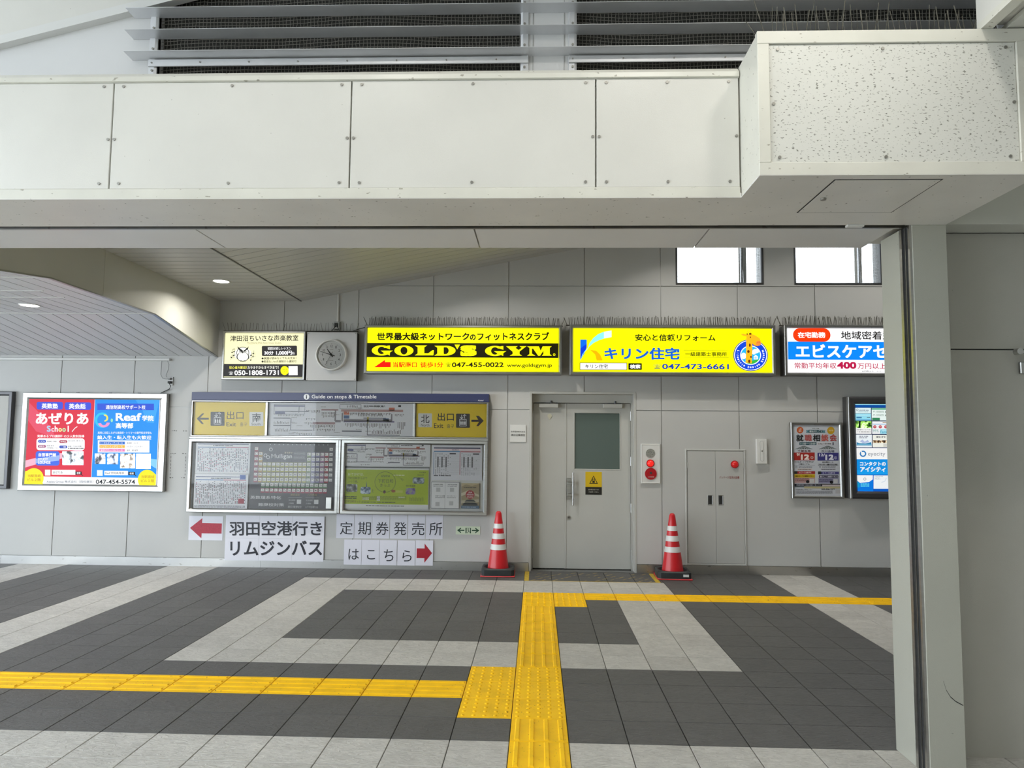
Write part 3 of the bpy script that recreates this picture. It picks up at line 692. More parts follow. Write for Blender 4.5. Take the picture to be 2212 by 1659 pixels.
# ---- singing school sign
t, s = lightbox('backlit_sign', 'cream backlit singing school sign with a drawn owl, beside the clock', (-3.735, -2.743, 2.194, 2.776), (-3.709, -2.768, 2.232, 2.756), 8.42, .13, ((110, 190), (1295, 205), (1265, 870), (80, 855)), fm=M_STEEL, fw=.027, bg='#f6f3c2')
s.text('津田沼ちいさな声楽教室', 182, 235, 1212, 325, '#262420', .012); s.text('-TSUDANUMA Petit Vocal Studio-', 420, 337, 965, 370, '#a09878', 0)
s.ell(372, 520, 130, 100, '#fffff4', 1)
s.ring(372, 500, 95, 92, 9, 9, '#1c1c1c', 3, 150, 390); s.ring(372, 560, 90, 72, 9, 9, '#1c1c1c', 3, -50, 230)
s.poly([(292, 400), (320, 425), (378, 470), (368, 505), (345, 480), (300, 440)], '#1c1c1c', 4); s.poly([(462, 400), (440, 425), (385, 470), (372, 500), (398, 480), (452, 445)], '#1c1c1c', 4)
for u in (342, 406): s.ring(u, 478, 24, 24, 7, 7, '#1c1c1c', 4, 0, 250); s.ell(u, 478, 8, 8, '#1c1c1c', 4)
s.poly([(362, 490), (384, 490), (373, 512)], '#1c1c1c', 4); s.poly([(278, 530), (290, 560), (292, 600), (278, 580)], '#1c1c1c', 4); s.poly([(468, 530), (456, 560), (452, 600), (468, 580)], '#1c1c1c', 4)
for u in (345, 400): s.rect(u - 16, 616, u + 16, 630, '#1c1c1c', 4)
for i in range(3): s.line([(178, 560 + 22 * i), (230, 528 + 22 * i), (268, 520 + 22 * i)], 3, '#55544a', 2); s.line([(475, 540 + 22 * i), (520, 515 + 22 * i), (568, 505 + 22 * i)], 3, '#55544a', 2)
for u, v in ((210, 492), (240, 482), (235, 540), (200, 570), (495, 540), (530, 510), (525, 560), (490, 610)): s.ell(u, v, 12, 9, '#1c1c1c', 4); s.line([(u + 10, v), (u + 10, v - 45)], 4, '#1c1c1c', 4)
s.line([(220, 447), (250, 437)], 8, '#1c1c1c', 4)
s.round(660, 398, 1190, 550, 16, '#2c2a2a', 2); s.text('初回お試しレッスン', 748, 415, 1102, 458, WH, .012); s.text('30分', 697, 474, 835, 532, WH, .03); s.text('1,000円', 875, 474, 1112, 540, WH, .03); s.text('税込', 1116, 492, 1156, 530, WH, .01)
s.text('●楽譜が読めなくても大丈夫！', 655, 568, 1175, 605, '#2a2820', .012); s.text('●都度払いor月謝制から選択可', 655, 615, 1178, 652, '#2a2820', .012)
s.poly([(89, 664), (1274, 682), (1265, 870), (80, 855)], '#2d2b2c', 2)
s.text('初心者大歓迎！', 165, 700, 430, 742, '#f4f060', .014, 4); s.text('カラオケからオペラまで！', 442, 702, 910, 745, '#f6f6e8', .014, 4)
s.text('☎', 160, 780, 222, 828, WH, 0, 4); s.text('050-1808-1731', 243, 765, 912, 837, WH, .02, 4)
s.ell(1000, 772, 62, 68, '#f2f200', 3); s.text('HPは', 965, 742, 1035, 768, '#a0a000', 0, 4); s.text('こちら', 960, 775, 1042, 800, '#a0a000', 0, 4); s.rect(1060, 705, 1195, 842, WH, 3)
s.done()

# ================================================================== CLOCK
cb = empty('clock_board', (-2.425, WY, 2.191), 'grey square board that carries the round clock', 'board')
box('panel', -2.721, -2.129, 8.42, 8.435, 2.191, 2.764, mat('pale_grey_board', (.55, .55, .55), .4, var=(3, .02)), cb, .002); box('housing', -2.715, -2.135, 8.435, WY - .002, 2.195, 2.760, M_DARKM, cb)
for x in (-2.705, -2.145):
    for z in (2.207, 2.748): disc('screw', (x, z), .006, 8.416, 8.422, M_SCREW, cb, 8)
ck = empty('wall_clock', (-2.418, 8.42, 2.30), 'round white wall clock with black hands showing about ten to eleven', 'clock')
C0 = (-2.418, 2.490)
o = lathe('rim', [(.160, 0), (.163, -.05), (.172, -.058), (.182, -.05), (.186, -.02), (.186, 0)], (0, 0, 0), M_WHITEP, None, 48); o.rotation_euler = (0, 0, 0)
o.data.transform(Matrix.Rotation(math.radians(-90), 4, 'X')); 
for v in o.data.vertices: v.co.y = -abs(v.co.y)
o.data.transform(Matrix.Translation((C0[0], 8.42, C0[1]))); o.data.transform(Matrix.Translation(-ORIG[ck])); o.parent = ck
disc('dial', C0, .163, 8.385, 8.39, mat('clock_dial', (.62, .62, .60), .5), ck, 48)
s = Sheet(ck, (C0[0] - .16, C0[0] + .16, C0[1] - .16, C0[1] + .16), 8.3845, (-160, -160, 160, 160))
for i in range(60):
    a = math.radians(6 * i); r0 = 132 if i % 5 else 126; s.line([(r0 * math.sin(a), -r0 * math.cos(a)), (140 * math.sin(a), -140 * math.cos(a))], 1.6 if i % 5 else 3, '#55524c', 1)
for i in range(1, 13):
    a = math.radians(30 * i); u, v = 105 * math.sin(a), -105 * math.cos(a); wd = 10 if i == 1 else 17 if i == 11 else 24 if i > 9 else 14; s.text(str(i), u - wd / 2, v - 15, u + wd / 2, v + 15, '#2c2a28', .01, 1)
s.rect(-18, -62, 22, -58, '#88857c', 1); s.lines(-28, 60, 30, 70, 1, '#88857c', 1)
s.done('minute_track', 'numerals')
def hand(name, ang, l, tail, wd, y, m, tip=.5):
    a = math.radians(ang); d, n = (math.sin(a), math.cos(a)), (math.cos(a), -math.sin(a))
    P = [(C0[0] + d[0] * t + n[0] * k, C0[1] + d[1] * t + n[1] * k) for t, k in ((-tail, -wd), (l, -wd * tip), (l, wd * tip), (-tail, wd))]
    prism(name, P, y, y + .002, m, ck)
hand('hour_hand', -36.5, .085, .03, .0075, 8.378, M_BLACK); hand('minute_hand', -73, .135, .045, .005, 8.374, M_BLACK); hand('second_hand', 209, .14, .04, .0016, 8.370, M_DARKM)
disc('hub', C0, .010, 8.366, 8.385, M_BLACK, ck, 16)
disc('glass', C0, .165, 8.3635, 8.365, M_GLASS, ck, 40)

# ================================================================== FRAMED ADVERT AT LEFT
t, s = lightbox('framed_advert', 'steel framed red and blue school advert on the left wall', (-6.165, -4.404, .867, 2.029), (-6.088, -4.497, .942, 1.954), 8.48, .07, ((205, 143), (2040, 150), (1990, 1352), (137, 1337)), fm=M_STEEL, fw=.078, bg='#fdfdfd', cat='advert', mode='screen')
s.poly([(205, 143), (1128, 147), (1080, 1240), (142, 1228)], '#e01f3c', 1); s.poly([(1134, 147), (2040, 150), (1994, 1252), (1086, 1240)], '#0f92f2', 1)
s.poly([(150, 1010), (400, 950), (700, 900), (960, 840), (960, 900), (600, 1000), (300, 1065), (145, 1110)], '#f6b8cc', 2); s.poly([(200, 190), (420, 420), (600, 700), (300, 600), (190, 450)], '#ea4a66', 2)
s.poly([(1900, 980), (2005, 990), (1998, 1120), (1900, 1060)], '#88d0fa', 2); s.poly([(1700, 150), (2040, 150), (1960, 480), (1860, 470), (1800, 300)], '#3aa8f8', 2)
s.round(308, 185, 680, 293, 28, '#3a4ee0', 3); s.text('英数塾', 380, 205, 610, 280, WH, .03, 5); s.round(705, 190, 1078, 297, 28, '#3a4ee0', 3); s.text('英会話', 765, 207, 1002, 282, WH, .03, 5)
s.text('あぜりあ', 298, 338, 1042, 502, WH, .03, 5)
for ch, u0, u1, c in (('S', 455, 510, '#a8d8f8'), ('c', 518, 558, '#f8d0e0'), ('h', 565, 610, WH), ('o', 618, 668, '#f8f0a0'), ('o', 674, 724, '#b8f0b0'), ('l', 748, 766, WH)): s.text(ch, u0, 520 if ch in 'Shl' else 553, u1, 606, c, .03, 5)
s.line([(810, 605), (850, 555), (885, 532)], 10, WH, 4)
s.text('実績あるプロ講師陣の少人数制指導', 320, 648, 985, 686, WH, .015, 5)
s.round(308, 698, 990, 865, 40, '#fdfdff', 4)
for u, v, c, w_ in ((332, 722, '#2850c0', 'こども'), (632, 725, '#b02848', '中学生'), (330, 793, '#a03070', '高校生'), (632, 800, '#2848b8', '一般')): s.round(u, v, u + 112, v + 38, 18, c, 5); s.text(w_, u + 18, v + 7, u + 96, v + 31, WH, .01, 7)
s.text('英検級・準級', 458, 732, 592, 754, '#404040', 0, 6); s.text('各小公定・新コース', 760, 722, 965, 742, '#404040', 0, 6); s.text('英検 数学', 452, 795, 560, 812, '#404040', 0, 6); s.text('大学受験コース', 452, 825, 605, 842, '#404040', 0, 6); s.text('英検・TOEIC対策', 756, 800, 945, 820, '#404040', 0, 6); s.lines(756, 828, 975, 848, 1, '#606060', 6)
s.round(298, 880, 635, 1080, 36, '#3c6ae8', 4); s.poly([(298, 985), (632, 935), (630, 1010), (298, 1050)], '#9ab8f6', 5); s.text('自習専門館', 340, 906, 588, 955, WH, .03, 7); s.text('STUDY', 335, 975, 475, 1010, WH, .03, 7); s.text('LOUNGE', 335, 1016, 510, 1056, WH, .03, 7)
s.rect(675, 880, 975, 1072, photo_mat('photo_study_room', ['#20262c', '#8a9098', '#dfe6ea', '#9fc4da', '#ffffff'], 14, 'lit'), 5)
s.rect(430, 1138, 508, 1220, '#f4f6f4', 4); s.rect(525, 1140, 860, 1208, WH, 4); s.text('あぜりあ', 545, 1158, 680, 1192, '#383838', 0, 6); s.rect(860, 1162, 950, 1206, '#15161e', 4); s.text('検索', 880, 1168, 932, 1200, WH, .01, 6); s.line([(940, 1200), (968, 1222)], 9, '#15161e', 4)
s.poly([(137, 1337), (149, 1160)] + [(275 + 138 * math.cos(math.radians(a)), 1255 + 138 * math.sin(math.radians(a))) for a in range(-132, 36, 8)] + [(405, 1341)], '#f8ee00', 6)
s.text('当駅直結', 190, 1204, 372, 1242, '#d08a10', .01, 8); s.text('ビル２階', 185, 1258, 372, 1298, '#d08a10', .01, 8)
s.poly([(1742, 1349)] + [(1870 + 130 * math.cos(math.radians(a)), 1272 + 138 * math.sin(math.radians(a))) for a in range(148, 316, 8)] + [(1996, 1205), (1990, 1352)], '#f8ee00', 6)
s.text('当駅直結', 1790, 1212, 1972, 1250, '#d0a010', .01, 8); s.text('ビル１階', 1785, 1268, 1968, 1308, '#d0a010', .01, 8)
s.rect(1165, 205, 1960, 298, '#2a55dc', 3); s.text('通信制高校サポート校', 1285, 226, 1842, 286, WH, .02, 5)
s.ring(1235, 440, 104, 108, 34, 30, '#2ec8f0', 3, 60, 310); s.ring(1258, 470, 84, 72, 44, 30, '#f498d0', 4, 5, 165); s.ring(1272, 410, 48, 50, 26, 20, '#f6e860', 4, -110, 100); s.ell(1370, 442, 16, 26, '#9ae8c0', 4)
s.text('Reaf', 1425, 338, 1785, 452, WH, .03, 5); s.text('学院', 1795, 372, 1957, 452, WH, .03, 5); s.text('高等部', 1425, 478, 1672, 556, WH, .03, 5)
s.text('高校に在籍しながら美容師・トリマーの専門科目学習も', 1175, 600, 1930, 634, WH, .01, 5); s.text('編入生・転入生も大歓迎', 1168, 654, 1925, 712, WH, .022, 5)
s.rect(1175, 725, 1900, 895, '#fdfdff', 4)
for v, c, a, b in ((742, '#2c70d0', 'トータルビューティコース', '美容師　メイク'), (792, '#f0b820', 'トリマードッグコース', 'トリマー　ハンドラー'), (844, '#ec80bc', '進学グローバルコース', '進学　海外留学')):
    s.rect(1198, v, 1555, v + 38, c, 5); s.text(a, 1215, v + 8, 1525, v + 32, WH, .01, 7); s.text(b, 1585, v + 8, 1585 + 22 * len(b), v + 32, '#404048', 0, 6)
for n, (a, b, c, d) in enumerate(((1135, 910, 1282, 1055), (1308, 910, 1462, 1060), (1490, 910, 1700, 1115), (1712, 910, 1920, 1120))): s.rect(a, b, c, d, photo_mat('photo_class_%d' % n, [['#181c28', '#707080', '#e8e0d8', '#ffffff'], ['#20283c', '#9098b0', '#d8e8f0', '#ffffff'], ['#1c2028', '#c8b8a8', '#f4f4f4', '#ffffff'], ['#b8c8d0', '#eef4f6', '#ffffff', '#ffffff']][n], 19 + n, 'lit'), 5)
s.rect(1165, 1142, 1245, 1222, '#eef4f8', 4); s.rect(1268, 1150, 1600, 1212, WH, 4); s.text('Reaf 学院高等部', 1283, 1164, 1545, 1198, '#383848', 0, 6); s.rect(1605, 1166, 1700, 1208, '#15161e', 4); s.text('検索', 1625, 1172, 1682, 1202, WH, .01, 6); s.line([(1688, 1200), (1716, 1224)], 9, '#15161e', 4)
s.text('Azalea Group 株式会社（両校運営）', 455, 1286, 1112, 1326, '#385070', 0, 5); s.text('047-454-5574', 1150, 1274, 1700, 1334, '#20242c', .012, 5)
s.done()
for x in (-5.85, -5.5, -5.1, -4.75): box('clip', x - .015, x + .015, 8.485, 8.50, 2.0295, 2.037, M_DARKM, t)
# ---- edge of the next case at far left
t = empty('display_case', (-6.7, WY, .88), 'dark framed empty display case cut off by the left photo edge', 'display case')
frame('frame', -7.9, -6.300, .881, 2.042, 8.49, WY - .002, .05, M_DARKM, t); box('backboard', -7.86, -6.34, 8.51, 8.52, .92, 2.0, mat('beige_backboard', (.45, .43, .37), .6, var=(4, .03)), t); box('glass', -7.86, -6.34, 8.503, 8.506, .925, 2.0, M_GLASS, t)

# ================================================================== GUIDE BOARD
gb = empty('guide_board', (-2.3, WY, .64), 'wide steel guide board with navy header and glazed poster cases', 'notice board')
NV = mat('navy_header', (.028, .035, .11), .35, coat=.2)
box('header', -4.083, -.563, 8.43, WY - .002, 1.951, 2.046, NV, gb, .003)
s = Sheet(gb, (-4.081, -.565, 1.951, 2.046), 8.4295, ((415.4, 847), (1056, 851), (1056, 868), (415, 865)))
s.ell(664.8, 857.4, 6.2, 6.2, '#e8eaf0', 1); s.text('i', 663.6, 853.4, 666, 861.6, '#1c2238', .02, 2)
s.text('Guide on stops & Timetable', 676, 853, 815.7, 863.2, '#f0f0f4', .012, 2); s.text('Keisei', 1033, 863.2, 1045, 866, '#e8e8f0', .01, 2, .3)
s.done()
frame('upper_frame', -4.083, -.569, 1.522, 1.951, 8.435, WY - .002, .020, M_STEEL, gb, .012)
for a, b in ((-3.198, -3.168), (-1.448, -1.423)): box('divider', a, b, 8.436, 8.50, 1.54, 1.932, M_STEEL, gb, .004)
box('rail', -4.090, -.566, 8.43, WY - .002, 1.498, 1.524, M_STEEL, gb, .005)
for a, b in ((-4.096, -2.312), (-2.285, -.572)):
    frame('case_frame', a, b, .640, 1.498, 8.432, WY - .002, .046, M_STEEL, gb, .016)
box('case_post', -2.312, -2.285, 8.426, WY - .002, .645, 1.498, M_STEEL, gb, .006)
M_PANEG = M_GLASS
for a, b, c, d in ((-4.06, -3.20, 1.545, 1.93), (-3.166, -1.45, 1.545, 1.93), (-1.42, -.59, 1.545, 1.93), (-4.05, -2.358, .688, 1.45), (-2.24, -.62, .688, 1.45)): box('glass', a, b, 8.449, 8.452, c, d, M_PANEG, gb)
box('backing', -4.07, -.585, 8.50, 8.51, .66, 1.94, M_WHITEP, gb)
box('slide_lock', -2.45, -2.385, 8.440, 8.448, .70, .83, M_STEEL, gb, .003)
def sheetobj(name, label, r, y, quad, bgc, cat='poster', group=None):
    t = empty(name, ((r[0] + r[1]) / 2, y, r[2]), label, cat, group)
    box('paper', r[0], r[1], y, y + .002, r[2], r[3], ink(bgc), t)
    return t, Sheet(t, r, y - .0001, quad, 'paper', bgc)
DKT = '#26201c'
def lift(s, u0, v0, u1, v1):
    s.round(u0, v0, u1, v1, (u1 - u0) * .06, DKT, 1); w = u1 - u0; h = v1 - v0; P = lambda a, b: (u0 + a * w, v0 + b * h)
    for k, (d, a) in enumerate(((1, .40), (-1, .62))):
        y0, y1 = (.07, .33); s.line([P(a, y0), P(a, y1)], w * .035, WH, 2); ty = y1 + .02 if d == 1 else y0 - .02
        s.line([P(a - .12, ty - .11 * d), P(a, ty)], w * .035, WH, 2); s.line([P(a + .12, ty - .11 * d), P(a, ty)], w * .035, WH, 2)
    for a, b, c, d in ((.24, .38, .76, .42), (.24, .86, .76, .9), (.24, .38, .28, .9), (.72, .38, .76, .9)): s.rect(*P(a, b), *P(c, d), WH, 2)
    for k in range(3): a = .36 + .14 * k; s.ell(*P(a, .52), w * .035, h * .035, WH, 2); s.rect(*P(a - .045, .57), *P(a + .045, .8), WH, 2)
YP = '#fad800'
t, s = sheetobj('exit_sign', 'yellow exit sheet with left arrow and lift icon, for the south exit', (-4.066, -3.200, 1.541, 1.928), 8.47, ((130, 200), (1125, 205), (1105, 655), (115, 650)), YP, 'sign', 'yellow exit signs in the guide board')
s.poly([(165, 428), (238, 356), (268, 356), (212, 415), (330, 415), (330, 441), (212, 441), (262, 500), (232, 500)], DKT, 1); lift(s, 355, 333, 548, 525)
s.text('出口', 580, 325, 808, 435, DKT, .0); s.text('Exit', 575, 475, 706, 531, DKT, .0); s.text('출구', 760, 478, 856, 530, '#6a5c28', 0)
s.round(888, 335, 1080, 525, 8, '#fbfaf6', 1); s.text('南', 925, 352, 1046, 472, DKT, .008); s.text('South', 918, 482, 1041, 516, DKT, 0); s.done()
t, s = sheetobj('exit_sign', 'yellow exit sheet with right arrow and lift icon, for the north exit', (-1.419, -.592, 1.541, 1.928), 8.47, ((1135, 208), (2090, 212), (2085, 655), (1125, 650)), YP, 'sign', 'yellow exit signs in the guide board')
s.round(1160, 337, 1348, 522, 8, '#e8e6e0', 1); s.text('北', 1198, 353, 1313, 468, DKT, .008); s.text('North', 1198, 475, 1311, 513, DKT, 0)
s.text('出口', 1425, 330, 1645, 435, DKT, .008); s.text('Exit', 1375, 470, 1501, 531, DKT, 0); s.text('출구', 1550, 480, 1646, 530, '#6a5c28', 0); lift(s, 1675, 340, 1862, 527)
s.poly([(1882, 420), (1975, 420), (1945, 368), (1985, 368), (2050, 434), (1980, 504), (1950, 504), (1985, 448), (1882, 448)], '#2a1208', 1); s.done()
# route maps
def route(s, x0, y0, x1, y1, seed):
    R = random.Random(seed); W_, H_ = x1 - x0, y1 - y0; X = lambda a: x0 + a * W_; Y = lambda b: y0 + b * H_; hw = H_ * .012
    def hl(a, b, c, k, col): s.rect(X(a), Y(c) - hw * k, X(b), Y(c) + hw * k, col, 2)
    def vl(a, b, c, k, col): s.rect(X(c) - hw * k, Y(a), X(c) + hw * k, Y(b), col, 2)
    G, PK, DB = '#8a8288', '#a88488', '#5a5a66'
    hl(.36, .48, .20, 2, PK); hl(.50, .94, .22, 3, '#b08a86'); hl(.30, .46, .62, 3, PK); hl(.46, .50, .55, 3, G); vl(.2, .55, .46, 2, G); hl(.52, .86, .52, 3, G); hl(.52, .88, .56, 2, '#8880a0'); vl(.3, .56, .51, 2, G); vl(.32, .54, .86, 2, G); hl(.66, .82, .45, 1, DB)
    hl(.02, .24, .09, 2, '#6c6c90'); hl(.03, .10, .30, 4, '#6a6a92'); hl(.10, .27, .26, 1, DB); vl(.1, .3, .20, .8, DB); hl(.02, .14, .47, 1, DB); hl(.14, .30, .84, 1, DB); vl(.47, .84, .145, 1, DB); vl(.6, .86, .31, 1, DB); hl(.02, .14, .7, 1, DB)
    for a, b, c, d in ((.02, .04, .24, .34), (.49, .03, .64, .16)): 
        for q in ((a, b, c, b), (a, d, c, d)): s.rect(X(q[0]), Y(q[1]), X(q[2]), Y(q[3]) + hw, DB, 2)
        for q in (a, c): s.rect(X(q), Y(b), X(q) + hw, Y(d), DB, 2)
    hl(.69, .92, .97, .9, DB); vl(.55, .97, .69, .9, DB); hl(.51, .65, .86, 1.6, DB)
    for a, b, c, col in ((.52, .56, .30, '#d06a48'), (.84, .88, .17, '#d06a48'), (.52, .56, .42, '#4a6490'), (.80, .84, .50, '#4a6490')): hl(a, b, c, 4, col)
    for a, b, c, l, up in ((.36, .46, .26, .16, 0), (.37, .45, .36, .12, 0), (.54, .86, .27, .10, 0), (.62, .80, .41, .13, 1), (.53, .86, .60, .17, 0), (.28, .46, .66, .12, 0), (.24, .30, .58, .09, 0), (.05, .24, .42, .09, 1), (.02, .13, .66, .10, 1), (.72, .93, .95, .16, 1), (.33, .46, .78, .1, 0), (.03, .14, .9, .12, 1), (.18, .30, .92, .08, 0), (.54, .62, .14, .09, 1), (.88, .95, .3, .1, 0), (.25, .35, .2, .1, 0), (.90, .96, .55, .25, 0), (.25, .32, .45, .1, 0)):
        n = int((b - a) / .011)
        for i in range(n):
            q = a + (b - a) * (i + .5) / n; ll = l * R.uniform(.45, 1.0); v0, v1 = (c - ll, c) if up else (c, c + ll)
            s.rect(X(q) - W_ * .0022, Y(v0), X(q) + W_ * .0022, Y(v1), R.choice(['#55504e', '#6a6462', '#8a8480']), 2)
            s.ell(X(q), Y(c), W_ * .003, H_ * .014, '#f4f4f4', 3, n=8)
    for i in range(26): a, b = R.uniform(.03, .9), R.uniform(.05, .95); s.lines(X(a), Y(b), X(a + .04), Y(b + .025), 1, '#8c8684', 2, seed=i)
    vl(.42, .62, .692, 2.2, '#c8b020'); s.lines(X(.66), Y(.05), X(.80), Y(.11), 1, '#4a4646', 2, seed=99); s.rect(X(.905), Y(.04), X(.925), Y(.10), '#303030', 2)
t, s = sheetobj('route_map', 'white railway route map across the top centre of the guide board', (-3.164, -1.452, 1.541, 1.928), 8.47, (581, 872.5, 893, 942), '#e6e6ea', 'map'); route(s, 585, 873, 889, 941, 5)
s.text('停車駅ご案内', 808, 876, 832, 881, '#403c3c', .006); s.done()
# left case: two timetables and a dark science-school poster
Q5 = lambda x, y: (400 + x / 6.506, 840 + y / 6.506)
GL = (-4.032, -2.354, .680, 1.458); GQ = ((420, 956), (725, 956), (722, 1101), (415, 1100))
def sub(r, q, a):   # metres rectangle of a sheet from its place in the enlargement of the case
    x0, x1, z0, z1 = r; u0, v0, u1, v1 = q; return (x0 + (a[0] - u0) / (u1 - u0) * (x1 - x0), x0 + (a[2] - u0) / (u1 - u0) * (x1 - x0), z1 - (a[3] - v0) / (v1 - v0) * (z1 - z0), z1 - (a[1] - v0) / (v1 - v0) * (z1 - z0))
LQ = (130, 752, 2110, 1695)
def timetable(s, u0, v0, u1, v1, seed, cols=4, c1='#3c6ea8', c2='#b04060'):
    R = random.Random(seed); w, h = u1 - u0, v1 - v0
    s.rect(u0, v0, u1, v0 + h * .025, '#323a6a', 2); s.lines(u0 + w * .3, v0 + h * .04, u0 + w * .7, v0 + h * .09, 1, '#404048', 2, seed=seed)
    s.rect(u0, v0 + h * .11, u0 + w * .55, v0 + h * .135, c1, 2); s.rect(u0 + w * .55, v0 + h * .11, u1, v0 + h * .135, c2, 2)
    n = 22
    for i in range(n + 1): s.rect(u0, v0 + h * (.16 + .8 * i / n) - .6, u1, v0 + h * (.16 + .8 * i / n) + .6, '#a8a8b0', 1)
    for i in range(cols + 1): q = u0 + w * i / cols; s.rect(q - 1.2, v0 + h * .11, q + 1.2, v0 + h * .97, '#585868', 2)
    for i in range(n):
        for c in range(cols * 7):
            if R.random() < .72 - .25 * (c % 7) / 7 - .2 * (i < 3): q = u0 + w * (c + .3) / (cols * 7); s.rect(q, v0 + h * (.168 + .8 * i / n), q + w * .018, v0 + h * (.168 + .8 * (i + .6) / n), '#4c4a50' if R.random() < .85 else c2, 2)
t, s = sheetobj('timetable', 'white timetable sheet at the upper left of the left poster case', sub(GL, LQ, (140, 762, 905, 1195)), 8.475, (140, 762, 905, 1195), '#eef0f4', 'timetable', 'timetables in the guide board'); timetable(s, 165, 775, 880, 1185, 1); s.done()
t, s = sheetobj('timetable', 'white timetable sheet with blue and red corner squares in the left poster case', sub(GL, LQ, (135, 1208, 890, 1690)), 8.475, (135, 1208, 890, 1690), '#f2f2f6', 'timetable', 'timetables in the guide board'); timetable(s, 155, 1240, 860, 1640, 2); s.rect(775, 1215, 855, 1280, '#2a58b0', 4); s.rect(762, 1550, 845, 1620, '#b02440', 4); s.lines(150, 1648, 860, 1680, 2, '#606068', 2, seed=8); s.done()
t, s = sheetobj('periodic_table_poster', 'dark grey poster with a periodic table in the left poster case', sub(GL, LQ, (908, 758, 2108, 1692)), 8.474, (908, 758, 2108, 1692), '#57555a')
ROWS = ['H................He', 'LiBe..........B C N O F Ne', 'NaMg..........AlSiP S ClAr', 'K CaScTiV CrMnFeCoNiCuZnGaGeAsSeBrKr', 'RbSrY ZrNbMoTcRuRhPdAgCdInSnSbTeI Xe', 'CsBaLuHfTaW ReOsIrPtAuHgTlPbBiPoAtRn', 'FrRaLrRfDbSgBhHsMtDsRgCnNhFlMcLvTsOg']
def cell(u, v, sym, col): s.rect(u, v, u + 54, v + 66, col, 1); s.rect(u + 4, v + 5, u + 50, v + 44, '#f2f0ee', 2); s.text(sym, u + 12, v + 14, u + (26 if len(sym) == 1 else 44), v + 36, '#404040', .008, 4)
CO = lambda c, r: '#9a2c3c' if c in (0, 16) else '#b08a3a' if c < 2 else '#a8a444' if 2 <= c < 12 else '#7a8a50' if c == 12 else '#8a86a8' if c in (13, 14) else '#a07a9a' if c == 15 else '#5c5a60'
ROWS[0] = 'H ' + '..' * 16 + 'He'; ROWS[1] = 'LiBe' + '..' * 10 + 'B C N O F Ne'; ROWS[2] = 'NaMg' + '..' * 10 + 'AlSiP S ClAr'
for r, row in enumerate(ROWS):
    for c in range(18):
        sym = row[2 * c:2 * c + 2].strip()
        if sym and '.' not in sym: cell(966 + 61.6 * c, 815 + 72.5 * r, sym, CO(c, r))
for c, sym in enumerate('La Ce Pr Nd Pm Sm Eu Gd Tb Dy Ho Er Tm Yb Lu'.split()): cell(1074 + 62 * c, 1325, sym, '#6a8a68')
for c, sym in enumerate('Ac Th Pa U Np Pu Am Cm Bk Cf Es Fm Md No Lr'.split()): cell(1072 + 62 * c, 1398, sym, '#9a3048')
for i in range(14): s.rect(1180 + 62 * i, 772, 1190 + 62 * i, 784, '#d8d8d8', 1)
for cu, cv in ((1195, 850), (1122, 935), (1160, 960)): s.ring(cu, cv, 27, 27, 7, 7, '#f0f0f0', 4, 0, 360, 6)
s.text('Mulligan', 1205, 912, 1496, 990, '#f4f4f4', .006, 5); s.text('まりがつ', 1390, 878, 1498, 906, '#f0e0c0', .006, 5); s.lines(1520, 880, 1680, 990, 6, '#b0b0b4', 3, .3, 12)
s.text('英数理系特化', 930, 1505, 1360, 1552, '#e8e8e8', .006, 4); s.text('難関校対策', 1045, 1606, 1405, 1652, '#e8e8e8', .006, 4)
for u, tx in ((1490, '津田沼校'), (1730, '八千代校')): s.text(tx, u, 1470, u + 130, 1500, '#b8a878', 0, 4); s.rect(u - 30, 1522, u + 160, 1526, '#b0b0b0', 2); s.text('完全個別', u - 22, 1550, u + 70, 1574, '#d8d8d8', 0, 4); s.text('少数制', u - 22, 1594, u + 50, 1618, '#d8d8d8', 0, 4); s.rect(u + 92, 1552, u + 152, 1614, '#d8d8d8', 2)
s.text('南口 徒歩3分', 1460, 1640, 1650, 1672, '#d8d8d8', 0, 4); s.text('八千代台駅 2分', 1700, 1640, 1880, 1672, '#d8d8d8', 0, 4); s.done()
# right case
GR = (-2.253, -.617, .699, 1.466); RQ = (152, 742, 2058, 1650)
t, s = sheetobj('route_map', 'smaller white railway route map above the green poster', sub(GR, RQ, (150, 748, 1325, 1062)), 8.475, (150, 748, 1325, 1062), '#e4e4e6', 'map'); route(s, 155, 752, 1320, 1055, 9); s.done()
t, s = sheetobj('ticket_poster', 'lime green day-ticket poster with small photos in the right poster case', sub(GR, RQ, (150, 1095, 1312, 1645)), 8.475, (150, 1095, 1312, 1645), '#e2e4e0')
s.rect(150, 1112, 1308, 1584, '#a8bc10', 1)
G2 = '#2c3a10'
s.text('おでかけは、', 205, 1160, 425, 1196, '#f4f8d8', 0); s.text('下町日和きっぷで', 205, 1212, 470, 1247, G2, .006); s.text('ぶらり旅。', 205, 1260, 345, 1293, G2, .006)
s.ring(718, 1280, 144, 142, 5, 5, '#3c4a10', 2, n=48); s.text('下町日和', 620, 1238, 825, 1292, G2, .0); s.text('きっぷ', 650, 1303, 786, 1347, G2, .0); s.lines(660, 1180, 780, 1215, 2, '#5a6a18', 2, seed=3); s.ell(710, 1415, 18, 22, '#5c2a18', 3); s.rect(700, 1395, 724, 1412, '#20180c', 4)
s.text('スカイツリー周辺', 820, 1195, 980, 1222, G2, 0, 3, 0, 35); s.lines(830, 1175, 990, 1195, 1, '#e8ecc0', 2)
